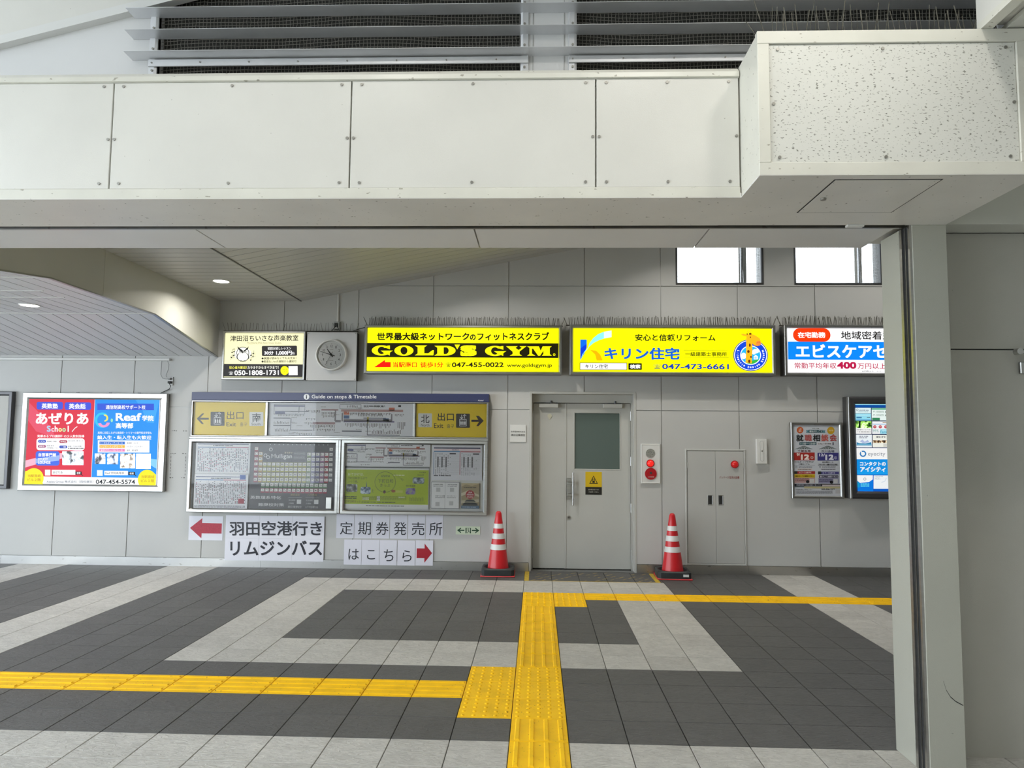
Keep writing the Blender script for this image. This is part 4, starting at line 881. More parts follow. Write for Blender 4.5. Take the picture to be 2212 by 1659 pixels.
for n, (a, b, c, d, cl) in enumerate(((185, 1312, 338, 1420, ['#30342c', '#7a7a70', '#c8d0d4']), (382, 1350, 522, 1445, ['#26304a', '#68809a', '#d0dce4']), (1092, 1212, 1252, 1298, ['#384048', '#707c80', '#b8c4cc']), (1000, 1358, 1132, 1446, ['#584878', '#8a78b0', '#9aa080']))): s.round(a, b, c, d, 22, photo_mat('photo_trip_%d' % n, cl, 22 + n), 3)
s.poly([(455, 1350), (462, 1265), (470, 1350)], '#5a6878', 3); s.text('京成上野', 1155, 1168, 1245, 1192, G2, .004); s.text('堀切菖蒲園', 1003, 1316, 1130, 1340, G2, .004); s.text('柴又', 185, 1425, 235, 1446, G2, .004); s.text('押上', 540, 1375, 560, 1430, G2, .0); s.ell(832, 1402, 28, 20, '#9a5a30', 3); s.rect(862, 1392, 960, 1424, '#c0c850', 2)
s.text('京成電鉄', 1180, 1135, 1272, 1152, G2, 0); s.text('お得な「きっぷ」', 162, 1475, 330, 1496, G2, 0) if False else s.lines(162, 1475, 330, 1520, 2, G2, 2, seed=4); s.text('◎下町日和きっぷ', 158, 1535, 385, 1566, '#5a3a10', .006)
for i, (a, b) in enumerate(((410, 1490), (410, 1512), (900, 1480))): s.round(a, b, a + 90, b + 16, 6, '#e4e8c0', 2)
s.rect(606, 1474, 652, 1536, '#eaeee0', 2); s.lines(410, 1472, 1010, 1530, 4, '#5c6a1a', 2, seed=6, fill=.4); s.lines(400, 1548, 860, 1568, 1, '#4c5a1a', 2, seed=7); s.lines(460, 1598, 980, 1615, 1, '#606060', 2, seed=5)
for i in range(14): s.rect(1055 + 14 * i, 1480 + (i % 3) * 8, 1059 + 14 * i, 1540, '#3c4a18', 2)
s.rect(1040, 1560, 1265, 1564, '#3c4a18', 2); s.done()
box('divider_strip', *sub(GR, RQ, (150, 1074, 1322, 1084))[:2], 8.470, 8.478, *sub(GR, RQ, (150, 1074, 1322, 1084))[2:], M_BLACK, gb)
t, s = sheetobj('timetable', 'white timetable sheet with navy top bar in the right poster case', sub(GR, RQ, (1350, 770, 2035, 1245)), 8.475, (1350, 770, 2035, 1245), '#e6e6ec', 'timetable', 'timetables in the guide board')
s.rect(1375, 796, 2008, 812, '#2c2c50', 2); s.rect(1375, 816, 2008, 842, '#f0dce0', 1); s.text('京成津田沼', 1618, 818, 1712, 838, '#403860', .004); s.rect(1375, 845, 1732, 858, '#4a86b8', 2); s.rect(1735, 847, 2008, 860, '#b8606c', 2); s.rect(1728, 860, 1736, 1168, '#a85060', 2); s.rect(1372, 860, 1378, 1168, '#5880a8', 2)
for i in range(22): s.rect(1378, 872 + 14 * i, 2005, 873.4 + 14 * i, '#9a9aa4', 1)
RR = random.Random(4)
for u0, n in ((1390, 8), (1745, 8)):
    for c in range(n):
        full = c in ((1, 3, 5) if u0 < 1500 else (1, 3, 5))
        for i in range(22):
            if full and 4 <= i <= 13: s.rect(u0 + 28 * c + 4, 872 + 14 * i, u0 + 28 * c + 24, 884 + 14 * i, '#3a3a40', 2)
            elif RR.random() < .85 - .1 * c: s.rect(u0 + 28 * c + 8, 875 + 14 * i, u0 + 28 * c + 18, 881 + 14 * i, '#606068', 2)
s.rect(1590, 874, 1676, 890, '#404048', 3); s.rect(1908, 876, 1992, 892, '#404048', 3); s.lines(1378, 1172, 1610, 1196, 1, '#505058', 2, seed=2); s.done()
t, s = sheetobj('notice_sheet', 'white bordered notice with four squares, below the timetable in the right case', sub(GR, RQ, (1342, 1265, 1730, 1636)), 8.475, (1342, 1265, 1730, 1636), '#eeeeee', 'notice')
for a, b, c, d in ((1346, 1268, 1728, 1273), (1346, 1628, 1728, 1633), (1346, 1268, 1350, 1633), (1724, 1268, 1728, 1633), (1535, 1275, 1537, 1628)): s.rect(a, b, c, d, '#3a3a48', 1)
for u, v, tx in ((1375, 1296, '京成線運行情報'), (1570, 1296, '有料特急情報'), (1405, 1452, '空港アクセス情報'), (1560, 1452, 'スカイライナー')): s.text(tx, u, v, u + 130, v + 20, '#404048', .004); s.lines(u, v + 26, u + 130, v + 38, 1, '#707078', 2, seed=u)
for u, v in ((1415, 1348), (1602, 1348), (1408, 1546), (1594, 1532)): s.rect(u, v, u + 56, v + 56, '#c4c4c4', 2)
s.done()
t, s = sheetobj('temple_poster', 'small tan poster with red circle and temple roof in the right case', sub(GR, RQ, (1757, 1285, 1998, 1628)), 8.475, (1757, 1285, 1998, 1628), '#a89878')
s.poly([(1757, 1330), (1820, 1300), (1900, 1320), (1998, 1290), (1998, 1285), (1757, 1285)], '#c8b890', 1); s.poly([(1757, 1420), (1850, 1380), (1998, 1440), (1998, 1470), (1860, 1420), (1757, 1460)], '#d8d0b8', 1); s.poly([(1757, 1520), (1998, 1500), (1998, 1540), (1757, 1560)], '#c8c0a8', 1)
s.lines(1790, 1335, 1960, 1350, 1, '#38342c', 2, seed=1); s.ell(1876, 1440, 60, 60, '#a01c28', 2); s.text('京成', 1852, 1398, 1902, 1418, WH, .01, 4); s.text('成田山', 1830, 1425, 1922, 1448, WH, .01, 4); s.lines(1835, 1456, 1918, 1490, 3, '#e8c8c0', 3, seed=2)
s.poly([(1800, 1530), (1830, 1512), (1876, 1506), (1925, 1512), (1955, 1530), (1940, 1535), (1815, 1535)], '#303438', 3); s.poly([(1770, 1565), (1812, 1545), (1942, 1545), (1988, 1565), (1970, 1572), (1785, 1572)], '#282c30', 3); s.rect(1775, 1572, 1980, 1590, '#50504c', 3); s.rect(1757, 1588, 1998, 1628, '#5a7490', 2); s.lines(1775, 1600, 1970, 1618, 1, '#c0ccd8', 4, seed=3); s.done()

# ================================================================== PAPER NOTICES
P7 = lambda x, y: (400 + x / 6.506, 1080 + y / 6.506)
PAPER = '#e6e6f0'
NVY = '#141626'
t = empty('arrow_notice', (-3.9, WY, .3), 'white sheet with a dark red arrow pointing left, under the guide board', 'notice')
box('paper', -4.106, -3.698, WY - .0035, WY - .001, .303, .585, ink(PAPER), t)
s = Sheet(t, (-4.106, -3.698, .303, .585), WY - .0036, ((55, 210), (535, 218), (522, 570), (35, 562))); s.poly([(62, 385), (240, 243), (236, 315), (516, 322), (510, 470), (228, 464), (222, 537)], photo_mat('red_marker', ['#a41634', '#b01a38', '#ba1e3c', '#a81834'], 60), 1); s.done('arrow')
t = empty('bus_notice', (-3.07, WY, .08), 'large white taped sheets with two lines of bold black airport bus lettering', 'notice')
XS = [-3.660, -3.254, -2.862, -2.486]
for a, b in zip(XS, XS[1:]):
    for c, d in ((.078, .3355), (.3365, .599)): box('sheet', a + .0008, b - .0008, WY - .0175, WY - .0150, c, d, ink(PAPER), t)
s = Sheet(t, (-3.660, -2.486, .078, .599), WY - .0178, ((588, 210), (1978, 225), (1945, 868), (568, 845)))
s.text('羽田空港行き', 638, 292, 1940, 500, NVY, .018); s.text('リムジンバス', 652, 568, 1930, 780, NVY, .02); s.done()
Q8 = [(40, 292), (298, 546), (550, 794), (804, 1047), (1057, 1300), (1308, 1552)]
def m8(x): return -2.348 + (x - 40) / (1552 - 40) * (-1.092 + 2.348)
ORD = ('first', 'second', 'third', 'fourth', 'fifth', 'last')
for k, ((a, b), ch) in enumerate(zip(Q8, '定期券発売所')):
    t = empty('paper_sheet', (m8((a + b) / 2), WY, .35), '%s sheet of the upper row of white sheets, one black character' % ORD[k], 'notice', 'single-character sheets spelling the ticket office notice')
    r = (m8(a), m8(b), .350 + .001 * k, .630 + .001 * k); box('paper', r[0], r[1], WY - .0035, WY - .001, r[2], r[3], ink('#dddde8'), t)
    s = Sheet(t, r, WY - .0036, (a, 200, b, 546)); u = a + 52; s.text(ch, u, 310, u + 182, 495, NVY, 0); s.done()
Q9 = [(162, 408), (412, 661), (665, 910), (918, 1166)]
for k, ((a, b), ch) in enumerate(zip(Q9, 'はこちら')):
    t = empty('paper_sheet', (m8((a + b) / 2), WY, .05), '%s sheet of the lower row of white sheets, one black character' % ORD[k], 'notice', 'single-character sheets spelling the ticket office notice')
    r = (m8(a), m8(b), .048, .336); box('paper', r[0], r[1], WY - .0175, WY - .015, r[2], r[3], ink('#dddde8'), t)
    s = Sheet(t, r, WY - .0178, (a, 560, b, 915)); u = (228, 490, 728, 990)[k]; v0 = (690, 702, 692, 700)[k]; v1 = (842, 836, 858, 858)[k]; s.text(ch, u, v0, u + (148, 115, 135, 130)[k], v1, NVY, 0); s.done()
t = empty('arrow_notice', (m8(1295), WY, .05), 'white sheet with a dark red arrow pointing right, ending the lower row', 'notice')
r = (m8(1172), m8(1420), .050, .339); box('paper', r[0], r[1], WY - .0175, WY - .015, r[2], r[3], ink('#dddde8'), t)
s = Sheet(t, r, WY - .0178, (1172, 562, 1420, 917)); s.poly([(1190, 675), (1300, 675), (1300, 607), (1407, 740), (1300, 877), (1300, 812), (1190, 812)], '#a80c28', 1); s.done('arrow')
t = empty('exit_route_sign', (-.8, WY, .41), 'small pale green running-man sign with arrows both ways, low on the wall', 'sign')
box('plate', -.941, -.657, WY - .006, WY - .001, .411, .505, ink('#d4e0c8'), t)
s = Sheet(t, (-.941, -.657, .411, .505), WY - .0062, (1722, 375, 2068, 493)); GN = '#14482c'
for sg, u in ((-1, 1740), (1, 2056)): s.poly([(u, 433), (u - sg * 55, 392), (u - sg * 32, 392) if 0 else (u - sg * 58, 408), (u - sg * 38, 425), (u - sg * 105, 425), (u - sg * 105, 441), (u - sg * 38, 441), (u - sg * 58, 458), (u - sg * 55, 474)], GN, 1)
s.rect(1860, 396, 1938, 474, GN, 1); s.rect(1876, 402, 1926, 474, '#d4e0c8', 2); s.ell(1898, 410, 6, 6, GN, 3); s.line([(1898, 418), (1904, 444), (1886, 472)], 8, GN, 3); s.line([(1904, 444), (1922, 452), (1926, 470)], 7, GN, 3); s.line([(1880, 430), (1898, 422), (1918, 432)], 6, GN, 3); s.done('pictogram')
t = empty('name_plate', (-.225, WY, 1.49), 'small white name plate on the wall left of the grey door', 'sign')
box('plate', -.320, -.130, WY - .012, WY - .001, 1.490, 1.691, M_WHITEP, t, .002); s = Sheet(t, (-.320, -.130, 1.490, 1.691), WY - .0124, (322, 372, 434, 488)); s.text('京成電鉄株式会社', 328, 412, 428, 424, '#3c3a36', 0); s.text('津田沼乗務区', 328, 433, 428, 449, '#3c3a36', .004); s.done()
t = empty('tape_residue', (-4.26, WY, 1.02), 'dirty tape marks left on the wall between the advert and the guide board', 'tape marks')
RR = random.Random(2)
for zz in (1.585, 1.315, 1.03):
    for (a, b) in ((-4.365, -4.31), (-4.225, -4.175)):
        x = a
        while x < b: l = RR.uniform(.006, .02); box('mark', x, x + l, WY - .0012, WY - .0004, zz + RR.uniform(-.006, .0), zz + RR.uniform(.003, .010), mat('tape_grime', (.16, .16, .15), .8), t); x += l + RR.uniform(.004, .014)
for x in (-4.36, -4.18):
    z = 1.06
    while z < 1.3: l = RR.uniform(.01, .03); box('mark', x - .003, x + .003, WY - .0012, WY - .0004, z, z + l, MATS['tape_grime'], t); z += l + RR.uniform(.01, .03)

# ================================================================== DOOR
d = empty('door_1', (.53, 8.7, 0), kind='structure')
DY = 8.70
A, B, ZT = -.092, 1.157, 2.088
box('jamb', A, A + .028, WY - .004, DY + .06, 0, ZT, M_DOOR, d, .002); box('jamb', B - .028, B, WY - .004, DY + .06, 0, ZT, M_DOOR, d, .002)
box('head', A + .028, B - .028, WY - .004, DY + .06, ZT - .028, ZT, M_DOOR, d, .002); box('transom', A + .028, B - .028, DY - .03, DY + .06, 1.962, ZT - .028, M_DOOR, d, .002)
box('jamb', A + .028, A + .046, DY - .03, DY + .06, 0, 1.962, M_DOOR, d); box('jamb', B - .046, B - .028, DY - .03, DY + .06, 0, 1.962, M_DOOR, d)
box('back', A, B, DY + .06, DY + .10, 0, ZT, M_DARKGAP, d); box('threshold', A, B, WY, DY + .06, -.01, .004, M_STEELD, d)
L1 = box('leaf', -.043, .338, DY, DY + .04, .012, 1.955, M_DOOR, d, .002)
L2 = boxes('leaf', [(.346, .443, DY, DY + .04, .012, 1.955), (.986, 1.107, DY, DY + .04, .012, 1.955), (.443, .986, DY, DY + .04, .012, 1.175), (.443, .986, DY, DY + .04, 1.846, 1.955)], M_DOOR, d)
box('meeting_strip', .330, .350, DY - .006, DY, .012, 1.955, M_DOOR, d, .002)
box('pane', .44, .99, DY + .012, DY + .02, 1.17, 1.85, mat('frosted_green_glass', (.10, .135, .12), .28, coat=.2), L2); frame('bead', .436, .993, 1.168, 1.853, DY - .004, DY + .01, .012, M_DOOR, L2, .004, .002)
for a, b in ((.021, .251), (.782, 1.010)):
    c = box('door_closer', a, b, DY - .055, DY - .001, 1.902, 1.950, mat('closer_paint', (.48, .48, .45), .4), d, .004); box('arm', (a + b) / 2 - .05, (a + b) / 2 + .10, DY - .045, DY - .03, 1.952, 1.962, M_DARKM, c); cyl('pivot', ((a + b) / 2 + .03, DY - .037, 1.95), ((a + b) / 2 + .03, DY - .037, 1.985), .012, M_DARKM, c, 10)
hb = box('handle_plate', .352, .404, DY - .008, DY, .82, 1.07, M_STEEL, d, .003); cyl('grip', (.428, DY - .06, .755), (.428, DY - .06, 1.136), .012, M_STEEL, hb, 14)
for z in (.875, 1.01): box('bracket', .36, .43, DY - .066, DY - .006, z - .016, z + .016, M_STEEL, hb, .004)
disc('lock', (.38, .605), .021, DY - .008, DY, M_STEELD, d, 20); disc('keyhole', (.38, .605), .010, DY - .0095, DY - .008, M_DARKM, d, 12)
for z in (1.81, 1.275, .726, .185):
    cyl('hinge', (1.113, DY - .01, z - .055), (1.113, DY - .01, z + .055), .010, M_STEELD, d, 10)
    cyl('hinge', (-.050, DY - .01, z - .055), (-.050, DY - .01, z + .055), .010, M_STEELD, d, 10)
bl = mat('hook_plastic', (.60, .58, .45), .5); o = cyl('coat_hook', (.148, DY - .006, 1.805), (.148, DY, 1.805), .026, bl, d, 20); prism('hook_tip', [(.128, 1.79), (.168, 1.79), (.152, 1.762), (.144, 1.762)], DY - .006, DY - .001, bl, o)
rs = mat('rust_stain', (.30, .24, .13), .8, var=(18, .4)); 
st = empty('warning_sticker', (.67, DY, .87), 'yellow and black door warning sticker on the grey door leaf', 'sticker')
box('backing', .575, .768, DY - .003, DY - .0006, .876, 1.145, ink('#d8b414'), st); s = Sheet(st, (.575, .768, .876, 1.145), DY - .0032, (836, 693, 948, 850))
s.rect(836, 797, 948, 850, '#1c1a16', 1); s.poly([(892, 718), (862, 775), (922, 775)], '#1c1a16', 1); s.poly([(892, 727), (870, 770), (914, 770)], '#d8b414', 2); s.rect(884, 740, 900, 768, '#1c1a16', 3); s.rect(888, 744, 896, 754, '#d8b414', 4)
s.text('扉が開きますので', 856, 810, 930, 820, '#d0ccc0', 0); s.text('ご注意ください', 858, 826, 928, 836, '#d0ccc0', 0); s.done()

# ================================================================== WALL FIXTURES
t = empty('fire_alarm', (1.317, WY, 1.027), 'white fire alarm plate with red lamp and red push button, right of the door', 'fire alarm')
box('plate', 1.212, 1.424, WY - .022, WY - .001, 1.027, 1.478, M_WHITEP, t, .004); frame('rim', 1.208, 1.428, 1.023, 1.482, WY - .026, WY - .001, .012, M_WHITEP, t, .004)
gr = disc('speaker', (1.316, 1.374), .052, WY - .028, WY - .02, mat('grille', (.30, .30, .27), .6, specks=(160, .58, (.08, .08, .07))), t, 28)
RL = mat('red_lamp_lens', (.85, .02, .015), .25, emit=.9); RP = mat('red_plastic', (.45, .008, .015), .3)
disc('lamp_base', (1.315, 1.257), .046, WY - .03, WY - .02, RP, t, 28); bmx = bmesh.new(); bmesh.ops.create_uvsphere(bmx, u_segments=20, v_segments=10, radius=.036); bmesh.ops.scale(bmx, vec=(1, .8, 1), verts=bmx.verts); bmesh.ops.translate(bmx, vec=(1.315, WY - .03, 1.257), verts=bmx.verts); frombm('lamp', bmx, RL, t, True)
disc('button_ring', (1.318, 1.138), .068, WY - .034, WY - .02, RP, t, 32, .062); disc('button_disc', (1.318, 1.138), .045, WY - .037, WY - .03, RP, t, 28); disc('button', (1.318, 1.147), .014, WY - .042, WY - .034, M_DARKM, t, 14)
s = Sheet(t, (1.212, 1.424, 1.027, 1.478), WY - .0375, (1222, 510, 1340, 770)); s.text('火災報知機', 1262, 722, 1302, 731, '#e8d0d0', 0); s.done()
t = empty('equipment_cabinet', (2.07, WY, .1), 'low two-door white cabinet set in the wall between cone and poster', 'cabinet')
CW = mat('cabinet_paint', (.50, .50, .48), .42, var=(2, .03))
frame('frame', 1.719, 2.415, .097, 1.429, WY - .012, WY + .02, .022, CW, t, .008)
box('body', 1.742, 2.392, WY - .001, WY + .02, .12, 1.406, M_DARKGAP, t)
dl = box('door', 1.745, 2.066, WY - .008, WY - .001, .123, 1.403, CW, t, .0015); dr = box('door', 2.069, 2.390, WY - .008, WY - .001, .123, 1.403, CW, t, .0015)
for x, dd in ((2.003, dl), (2.124, dr)): frame('handle', x - .030, x + .030, .785, .899, WY - .011, WY - .007, .008, M_STEELD, dd, .002, .001); box('handle_recess', x - .022, x + .022, WY - .0085, WY - .0078, .793, .891, M_DARKM, dd); box('pull', x - .011, x + .011, WY - .0105, WY - .0086, .80, .884, M_BLACK, dd)
for x, dd in ((1.7465, dl), (2.3885, dr)):
    for z in (.30, 1.24): cyl('hinge', (x, WY - .010, z - .03), (x, WY - .010, z + .03), .005, CW, dd, 8)
disc('lamp_base', (2.287, 1.255), .044, WY - .02, WY - .008, RP, t, 28); bmx = bmesh.new(); bmesh.ops.create_uvsphere(bmx, u_segments=20, v_segments=10, radius=.037); bmesh.ops.scale(bmx, vec=(1, .8, 1), verts=bmx.verts); bmesh.ops.translate(bmx, vec=(2.287, WY - .02, 1.255), verts=bmx.verts); frombm('lamp', bmx, mat('red_lamp_lens_dim', (.5, .012, .012), .2, emit=.35), t, True)
s = Sheet(t, (2.107, 2.338, 1.085, 1.125), WY - .0085, (1750, 708, 1888, 738)); s.text('パッケージ型消火設備', 1752, 712, 1888, 735, '#8a1c20', .0); s.done()
t = empty('call_plate', (2.59, WY, 1.265), 'slim white raised oblong plate on the wall between cabinet and poster', 'wall plate')
box('plate', 2.532, 2.650, WY - .05, WY - .001, 1.266, 1.552, M_WHITEP, t, .004)
def stadium(cx, cz, w_, h_, n=8):
    P = []
    for c, a0 in (((cx, cz + h_ / 2 - w_ / 2), 0), ((cx, cz - h_ / 2 + w_ / 2), 180)): P += [(c[0] + w_ / 2 * math.cos(math.radians(a0 + 180 * i / n)), c[1] + w_ / 2 * math.sin(math.radians(a0 + 180 * i / n))) for i in range(n + 1)]
    return P
prism('groove', stadium(2.591, 1.412, .042, .236), WY - .0506, WY - .0496, mat('grey_groove', (.35, .35, .34), .5), t); prism('cover', stadium(2.591, 1.412, .036, .230), WY - .054, WY - .05, M_WHITEP, t); disc('screw', (2.591, 1.412), .008, WY - .056, WY - .054, M_STEELD, t, 10)
# ---- framed job-fair poster
t = empty('framed_poster', (3.22, WY, .875), 'steel framed job fair poster with dates in red and purple boxes', 'poster')
frame('frame', 2.927, 3.511, .875, 1.747, 8.505, WY - .001, .032, M_STEELD, t, .01)
box('paper', 2.955, 3.484, 8.52, 8.525, .905, 1.715, ink('#c4c8d0'), t); 
s = Sheet(t, (2.956, 3.484, .907, 1.712), 8.5195, ((335, 365), (1722, 390), (1768, 2515), (368, 2505)))
Q = lambda u, v: (u, v + 1244.5)     # lower enlargement starts 90 px further down
TE = '#24505a'
s.ell(548, 515, 100, 100, '#c05a28', 1); s.ell(1470, 535, 110, 115, '#c89c20', 1); s.text('入場', 505, 460, 590, 505, '#f0e0d0', .01); s.text('無料', 505, 520, 590, 570, '#f0e0d0', .01); s.text('予約不要', 1400, 510, 1540, 560, '#f4e8b0', .01)
s.text('令和７年度', 910, 458, 1120, 490, '#3a3a10', .01); s.poly([(725, 520), (1310, 530), (1290, 565), (1310, 605), (725, 598), (745, 560)], '#5a8a96', 1); s.poly([(808, 510), (1228, 520), (1228, 600), (808, 598)], TE, 2); s.text('福祉のしごと', 822, 525, 1218, 590, '#dce8e8', .012, 4)
for i, (ch, c) in enumerate(zip('就職相談会', ('#1c1c20', '#b05a58', '#1c1c20', '#c05a50', '#b04a48'))): s.text(ch, 430 + 250 * i, 650, 650 + 250 * i, 860, c, .024)
s.rect(528, 888, 1035, 968, TE, 1); s.text('11:00～15:00', 555, 905, 1005, 955, '#e4ecec', .012); s.rect(1055, 895, 1510, 975, '#d4d4da', 1); s.text('10:30より受付開始', 1080, 912, 1480, 960, '#3a3a40', .008); s.rect(1520, 895, 1552, 978, '#34344c', 1)
for c in (655, 1375):
    for i in range(9): a = -270 + 64 * i; s.poly([(c - 30 + i * 7, 1000), (c - 26 + i * 7, 1000), (c + a + 34, 1100), (c + a, 1100)], '#3c4e48', 1)
s.text('千葉会場', 470, 1120, 860, 1190, '#6a3a3a', .01); s.text('市川会場', 1180, 1130, 1570, 1200, '#3c3c58', .01)
s.rect(348, 1200, 985, 1438, '#a82c24', 1); s.rect(1068, 1212, 1698, 1448, '#3c3a80', 1)
s.text('9/', 440, 1220, 545, 1305, '#e8d8d0', .03); s.text('12', 568, 1258, 820, 1420, '#f0e0d8', .05); s.ring(900, 1355, 42, 45, 10, 10, '#e0c8c0', 2); s.text('金', 880, 1335, 920, 1375, '#e0c8c0', .01)
s.text('12/', 1112, 1235, 1290, 1318, '#dcdcec', .03); s.text('12', 1300, 1265, 1550, 1428, '#e4e4f0', .05); s.ring(1605, 1365, 42, 45, 10, 10, '#c8c8e0', 2); s.text('金', 1585, 1345, 1625, 1385, '#c8c8e0', .01)
s.text('ホテルポートプラザちば', 375, 1460, 945, 1510, '#26262c', .014); s.text('２階ロイヤル', 500, 1530, 830, 1580, '#26262c', .014); s.text('全日警ホール', 1205, 1470, 1545, 1520, '#26262c', .014); s.text('（市川市八幡市民会館）', 1090, 1540, 1670, 1595, '#26262c', .014)
for u0, u1, c in ((370, 990, '#80808a'), (1075, 1700, '#80808a')): s.rect(u0, 1595, u1, 1600, c, 1); s.ring(u0 + 65, 1642, 26, 28, 8, 8, '#606068', 1); s.lines(u0 + 130, 1620, u1 - 90, 1665, 2, '#8a8a92', 2, seed=u0); s.round(u0 + 90, 1690, u1 - 85, 1735, 20, '#c8b8b0' if u0 < 500 else '#a8a8b4', 1); s.lines(u0 + 120, 1698, u1 - 110, 1728, 1, '#707078', 2, seed=u0 + 1)
s.rect(375, 1768, 992, 1852, '#a83030', 1); s.rect(370, 1765, 465, 1852, '#33302c', 2); s.text('50 ブース出展予定', 510, 1785, 880, 1832, '#ecd8d0', .01); s.rect(1085, 1782, 1708, 1865, '#4a4884', 1); s.rect(1080, 1775, 1175, 1865, '#2c3438', 2); s.text('30 ブース出展予定', 1215, 1800, 1590, 1848, '#dcdcf0', .01)
s.rect(375, 1860, 990, 1965, '#c8a818', 1); s.text('福祉のしごと就職セミナー', 400, 1895, 950, 1945, '#4a3c08', .016); s.rect(1105, 1895, 1690, 1970, '#1e1a3c', 1); s.text('福祉のしごと就職ガイダンス', 1125, 1912, 1670, 1958, '#e0e0ec', .014)
s.rect(370, 1968, 990, 2130, '#b89898', 1); s.rect(1090, 1975, 1700, 2140, '#8a88a4', 1); s.lines(400, 1980, 810, 2080, 4, '#7a4848', 2, seed=5); s.lines(1115, 1990, 1520, 2100, 4, '#4c4a68', 2, seed=6)
s.ell(768, 2085, 52, 48, '#25252c', 2); s.ell(1482, 2098, 52, 48, '#25252c', 2); s.rect(830, 2000, 970, 2125, '#c4c4c4', 2); s.rect(1540, 2005, 1670, 2135, '#c4c4c8', 2)
s.rect(360, 2150, 1762, 2225, '#1c1e28', 1); s.text('参加者特典あり詳細は裏面をご覧ください', 430, 2165, 1180, 2212, '#c0c4d4', .006); s.rect(1205, 2175, 1755, 2220, '#c4b8bc', 2); s.rect(360, 2232, 665, 2255, '#38484e', 1); s.rect(665, 2232, 1762, 2290, '#b8b088', 1)
s.text('千葉県福祉人材センター', 410, 2305, 910, 2345, '#4a4a50', .006); s.text('043-306-1277', 1180, 2290, 1585, 2335, '#24242a', .02); s.lines(430, 2360, 1510, 2455, 4, '#7c7c84', 2, seed=11); s.rect(1600, 2310, 1745, 2440, '#b4b4b8', 1); s.done()
# ---- digital screen behind the pillar
t = empty('digital_signboard', (4.05, WY, .886), 'tall dark framed screen glowing with blue adverts beside the pillar', 'screen')
frame('frame', 3.540, 4.44, .886, 2.042, 8.39, WY - .001, .085, M_DARKM, t, .018, .02); box('edge', 3.538, 3.562, 8.388, 8.45, .888, 2.040, M_STEELD, t, .004); box('screen', 3.62, 4.36, 8.41, 8.42, .965, 1.966, face_mat('#0a5ec8', 'screen'), t)
s = Sheet(t, (3.623, 3.985, .966, 1.964), 8.4085, ((345, 262), (1195, 265), (1270, 2625), (415, 2617)), 'screen')   # lower enlargement offset 1351
V = 1351
s.rect(352, 270, 2150, 300, '#a8f0ff', 1); s.rect(352, 300, 2150, 372, '#0850a8', 1)
def tile(u0, v0, u1, v1, c): s.rect(u0, v0, u1, v1, c, 2)
NVB = '#10204a'; s.rect(352, 372, 2200, 1455, NVB, 1)
tile(352, 380, 762, 720, '#e8fcff'); s.rect(352, 540, 765, 720, '#9ae4f8', 3); s.ring(402, 432, 30, 30, 9, 9, '#5a5c60', 4); s.text('東洋新聞 福祉', 455, 430, 710, 460, '#203060', .01, 4); s.lines(420, 480, 690, 500, 1, '#70a0a8', 4); s.rect(355, 526, 760, 538, '#5a8aa0', 4); s.lines(380, 560, 740, 600, 2, '#c8f4ff', 4); s.rect(380, 620, 520, 660, '#4a86b0', 4); s.rect(655, 632, 738, 648, '#405060', 4); s.rect(365, 688, 760, 710, '#6ab8e8', 4)
tile(782, 385, 1195, 718, '#f0fffa'); s.rect(782, 390, 1180, 430, '#5cb890', 3); s.rect(795, 645, 998, 715, '#3c8c60', 3)
for v in (488, 580): s.ring(845, v, 28, 26, 8, 8, '#3c4448', 3, 150, 390); s.lines(905, v - 30, 1110, v + 20, 3, '#90a098', 3, seed=v); s.rect(1135, v - 20, 1165, v + 22, '#808888', 3)
tile(365, 742, 775, 920, photo_mat('screen_park_photo', ['#183018', '#3c7028', '#a8e860', '#e8ffd0'], 26, 'screen')); s.rect(440, 742, 490, 915, '#1c3018', 3); tile(370, 920, 778, 1080, '#fcfcfc'); s.text('森林墓苑 いなげの杜', 385, 952, 760, 985, '#383838', 0, 4); s.text('Y', 395, 1015, 440, 1035, '#404040', .01, 4); s.lines(450, 1010, 760, 1045, 1, '#707070', 4)
tile(795, 745, 1215, 1080, '#fafcff'); s.rect(810, 810, 1200, 825, '#50a0d8', 3); s.rect(1070, 765, 1185, 785, '#a07838', 3); 
for i in range(3): s.ell(865 + 145 * i, 888, 44, 42, '#c8505a', 3); s.rect(840 + 145 * i, 882, 890 + 145 * i, 892, '#f4e0e0', 4)
s.rect(1005, 945, 1215, 1080, '#b0e8f8', 3); s.text('Famu', 1010, 990, 1200, 1058, '#20a0c0', .01, 5); s.lines(815, 955, 980, 1040, 3, '#90b8b0', 4)
tile(375, 1100, 790, 1440, '#f2faff'); s.lines(455, 1125, 690, 1205, 2, '#8a8a98', 3, seed=9); s.poly([(390, 1300), (460, 1330), (620, 1335), (770, 1300), (785, 1390), (385, 1390)], '#3c8cb8', 3); s.poly([(470, 1280), (540, 1230), (600, 1290), (680, 1240), (720, 1300), (560, 1330)], '#b8c4e8', 4); s.rect(400, 1355, 780, 1368, '#88c8e0', 5)
tile(810, 1105, 1230, 1440, '#f6f8ee'); s.text('餅むぎや', 905, 1140, 1150, 1185, '#18203a', .03, 4); s.rect(812, 1250, 1225, 1320, photo_mat('screen_food_photo', ['#181410', '#8a6848', '#e8dcc0'], 40, 'screen'), 3); s.rect(1090, 1340, 1225, 1425, '#d8d8d0', 3)
s.rect(380, 1458, 2200, 1460 + 300, WH, 2); s.ring(556, 260 + V, 86, 84, 34, 34, '#2a7cc0', 3); s.ell(515, 215 + V, 16, 22, WH, 4); s.text('eyecity', 685, 215 + V, 1140, 340 + V, '#8c929c', 0, 4)
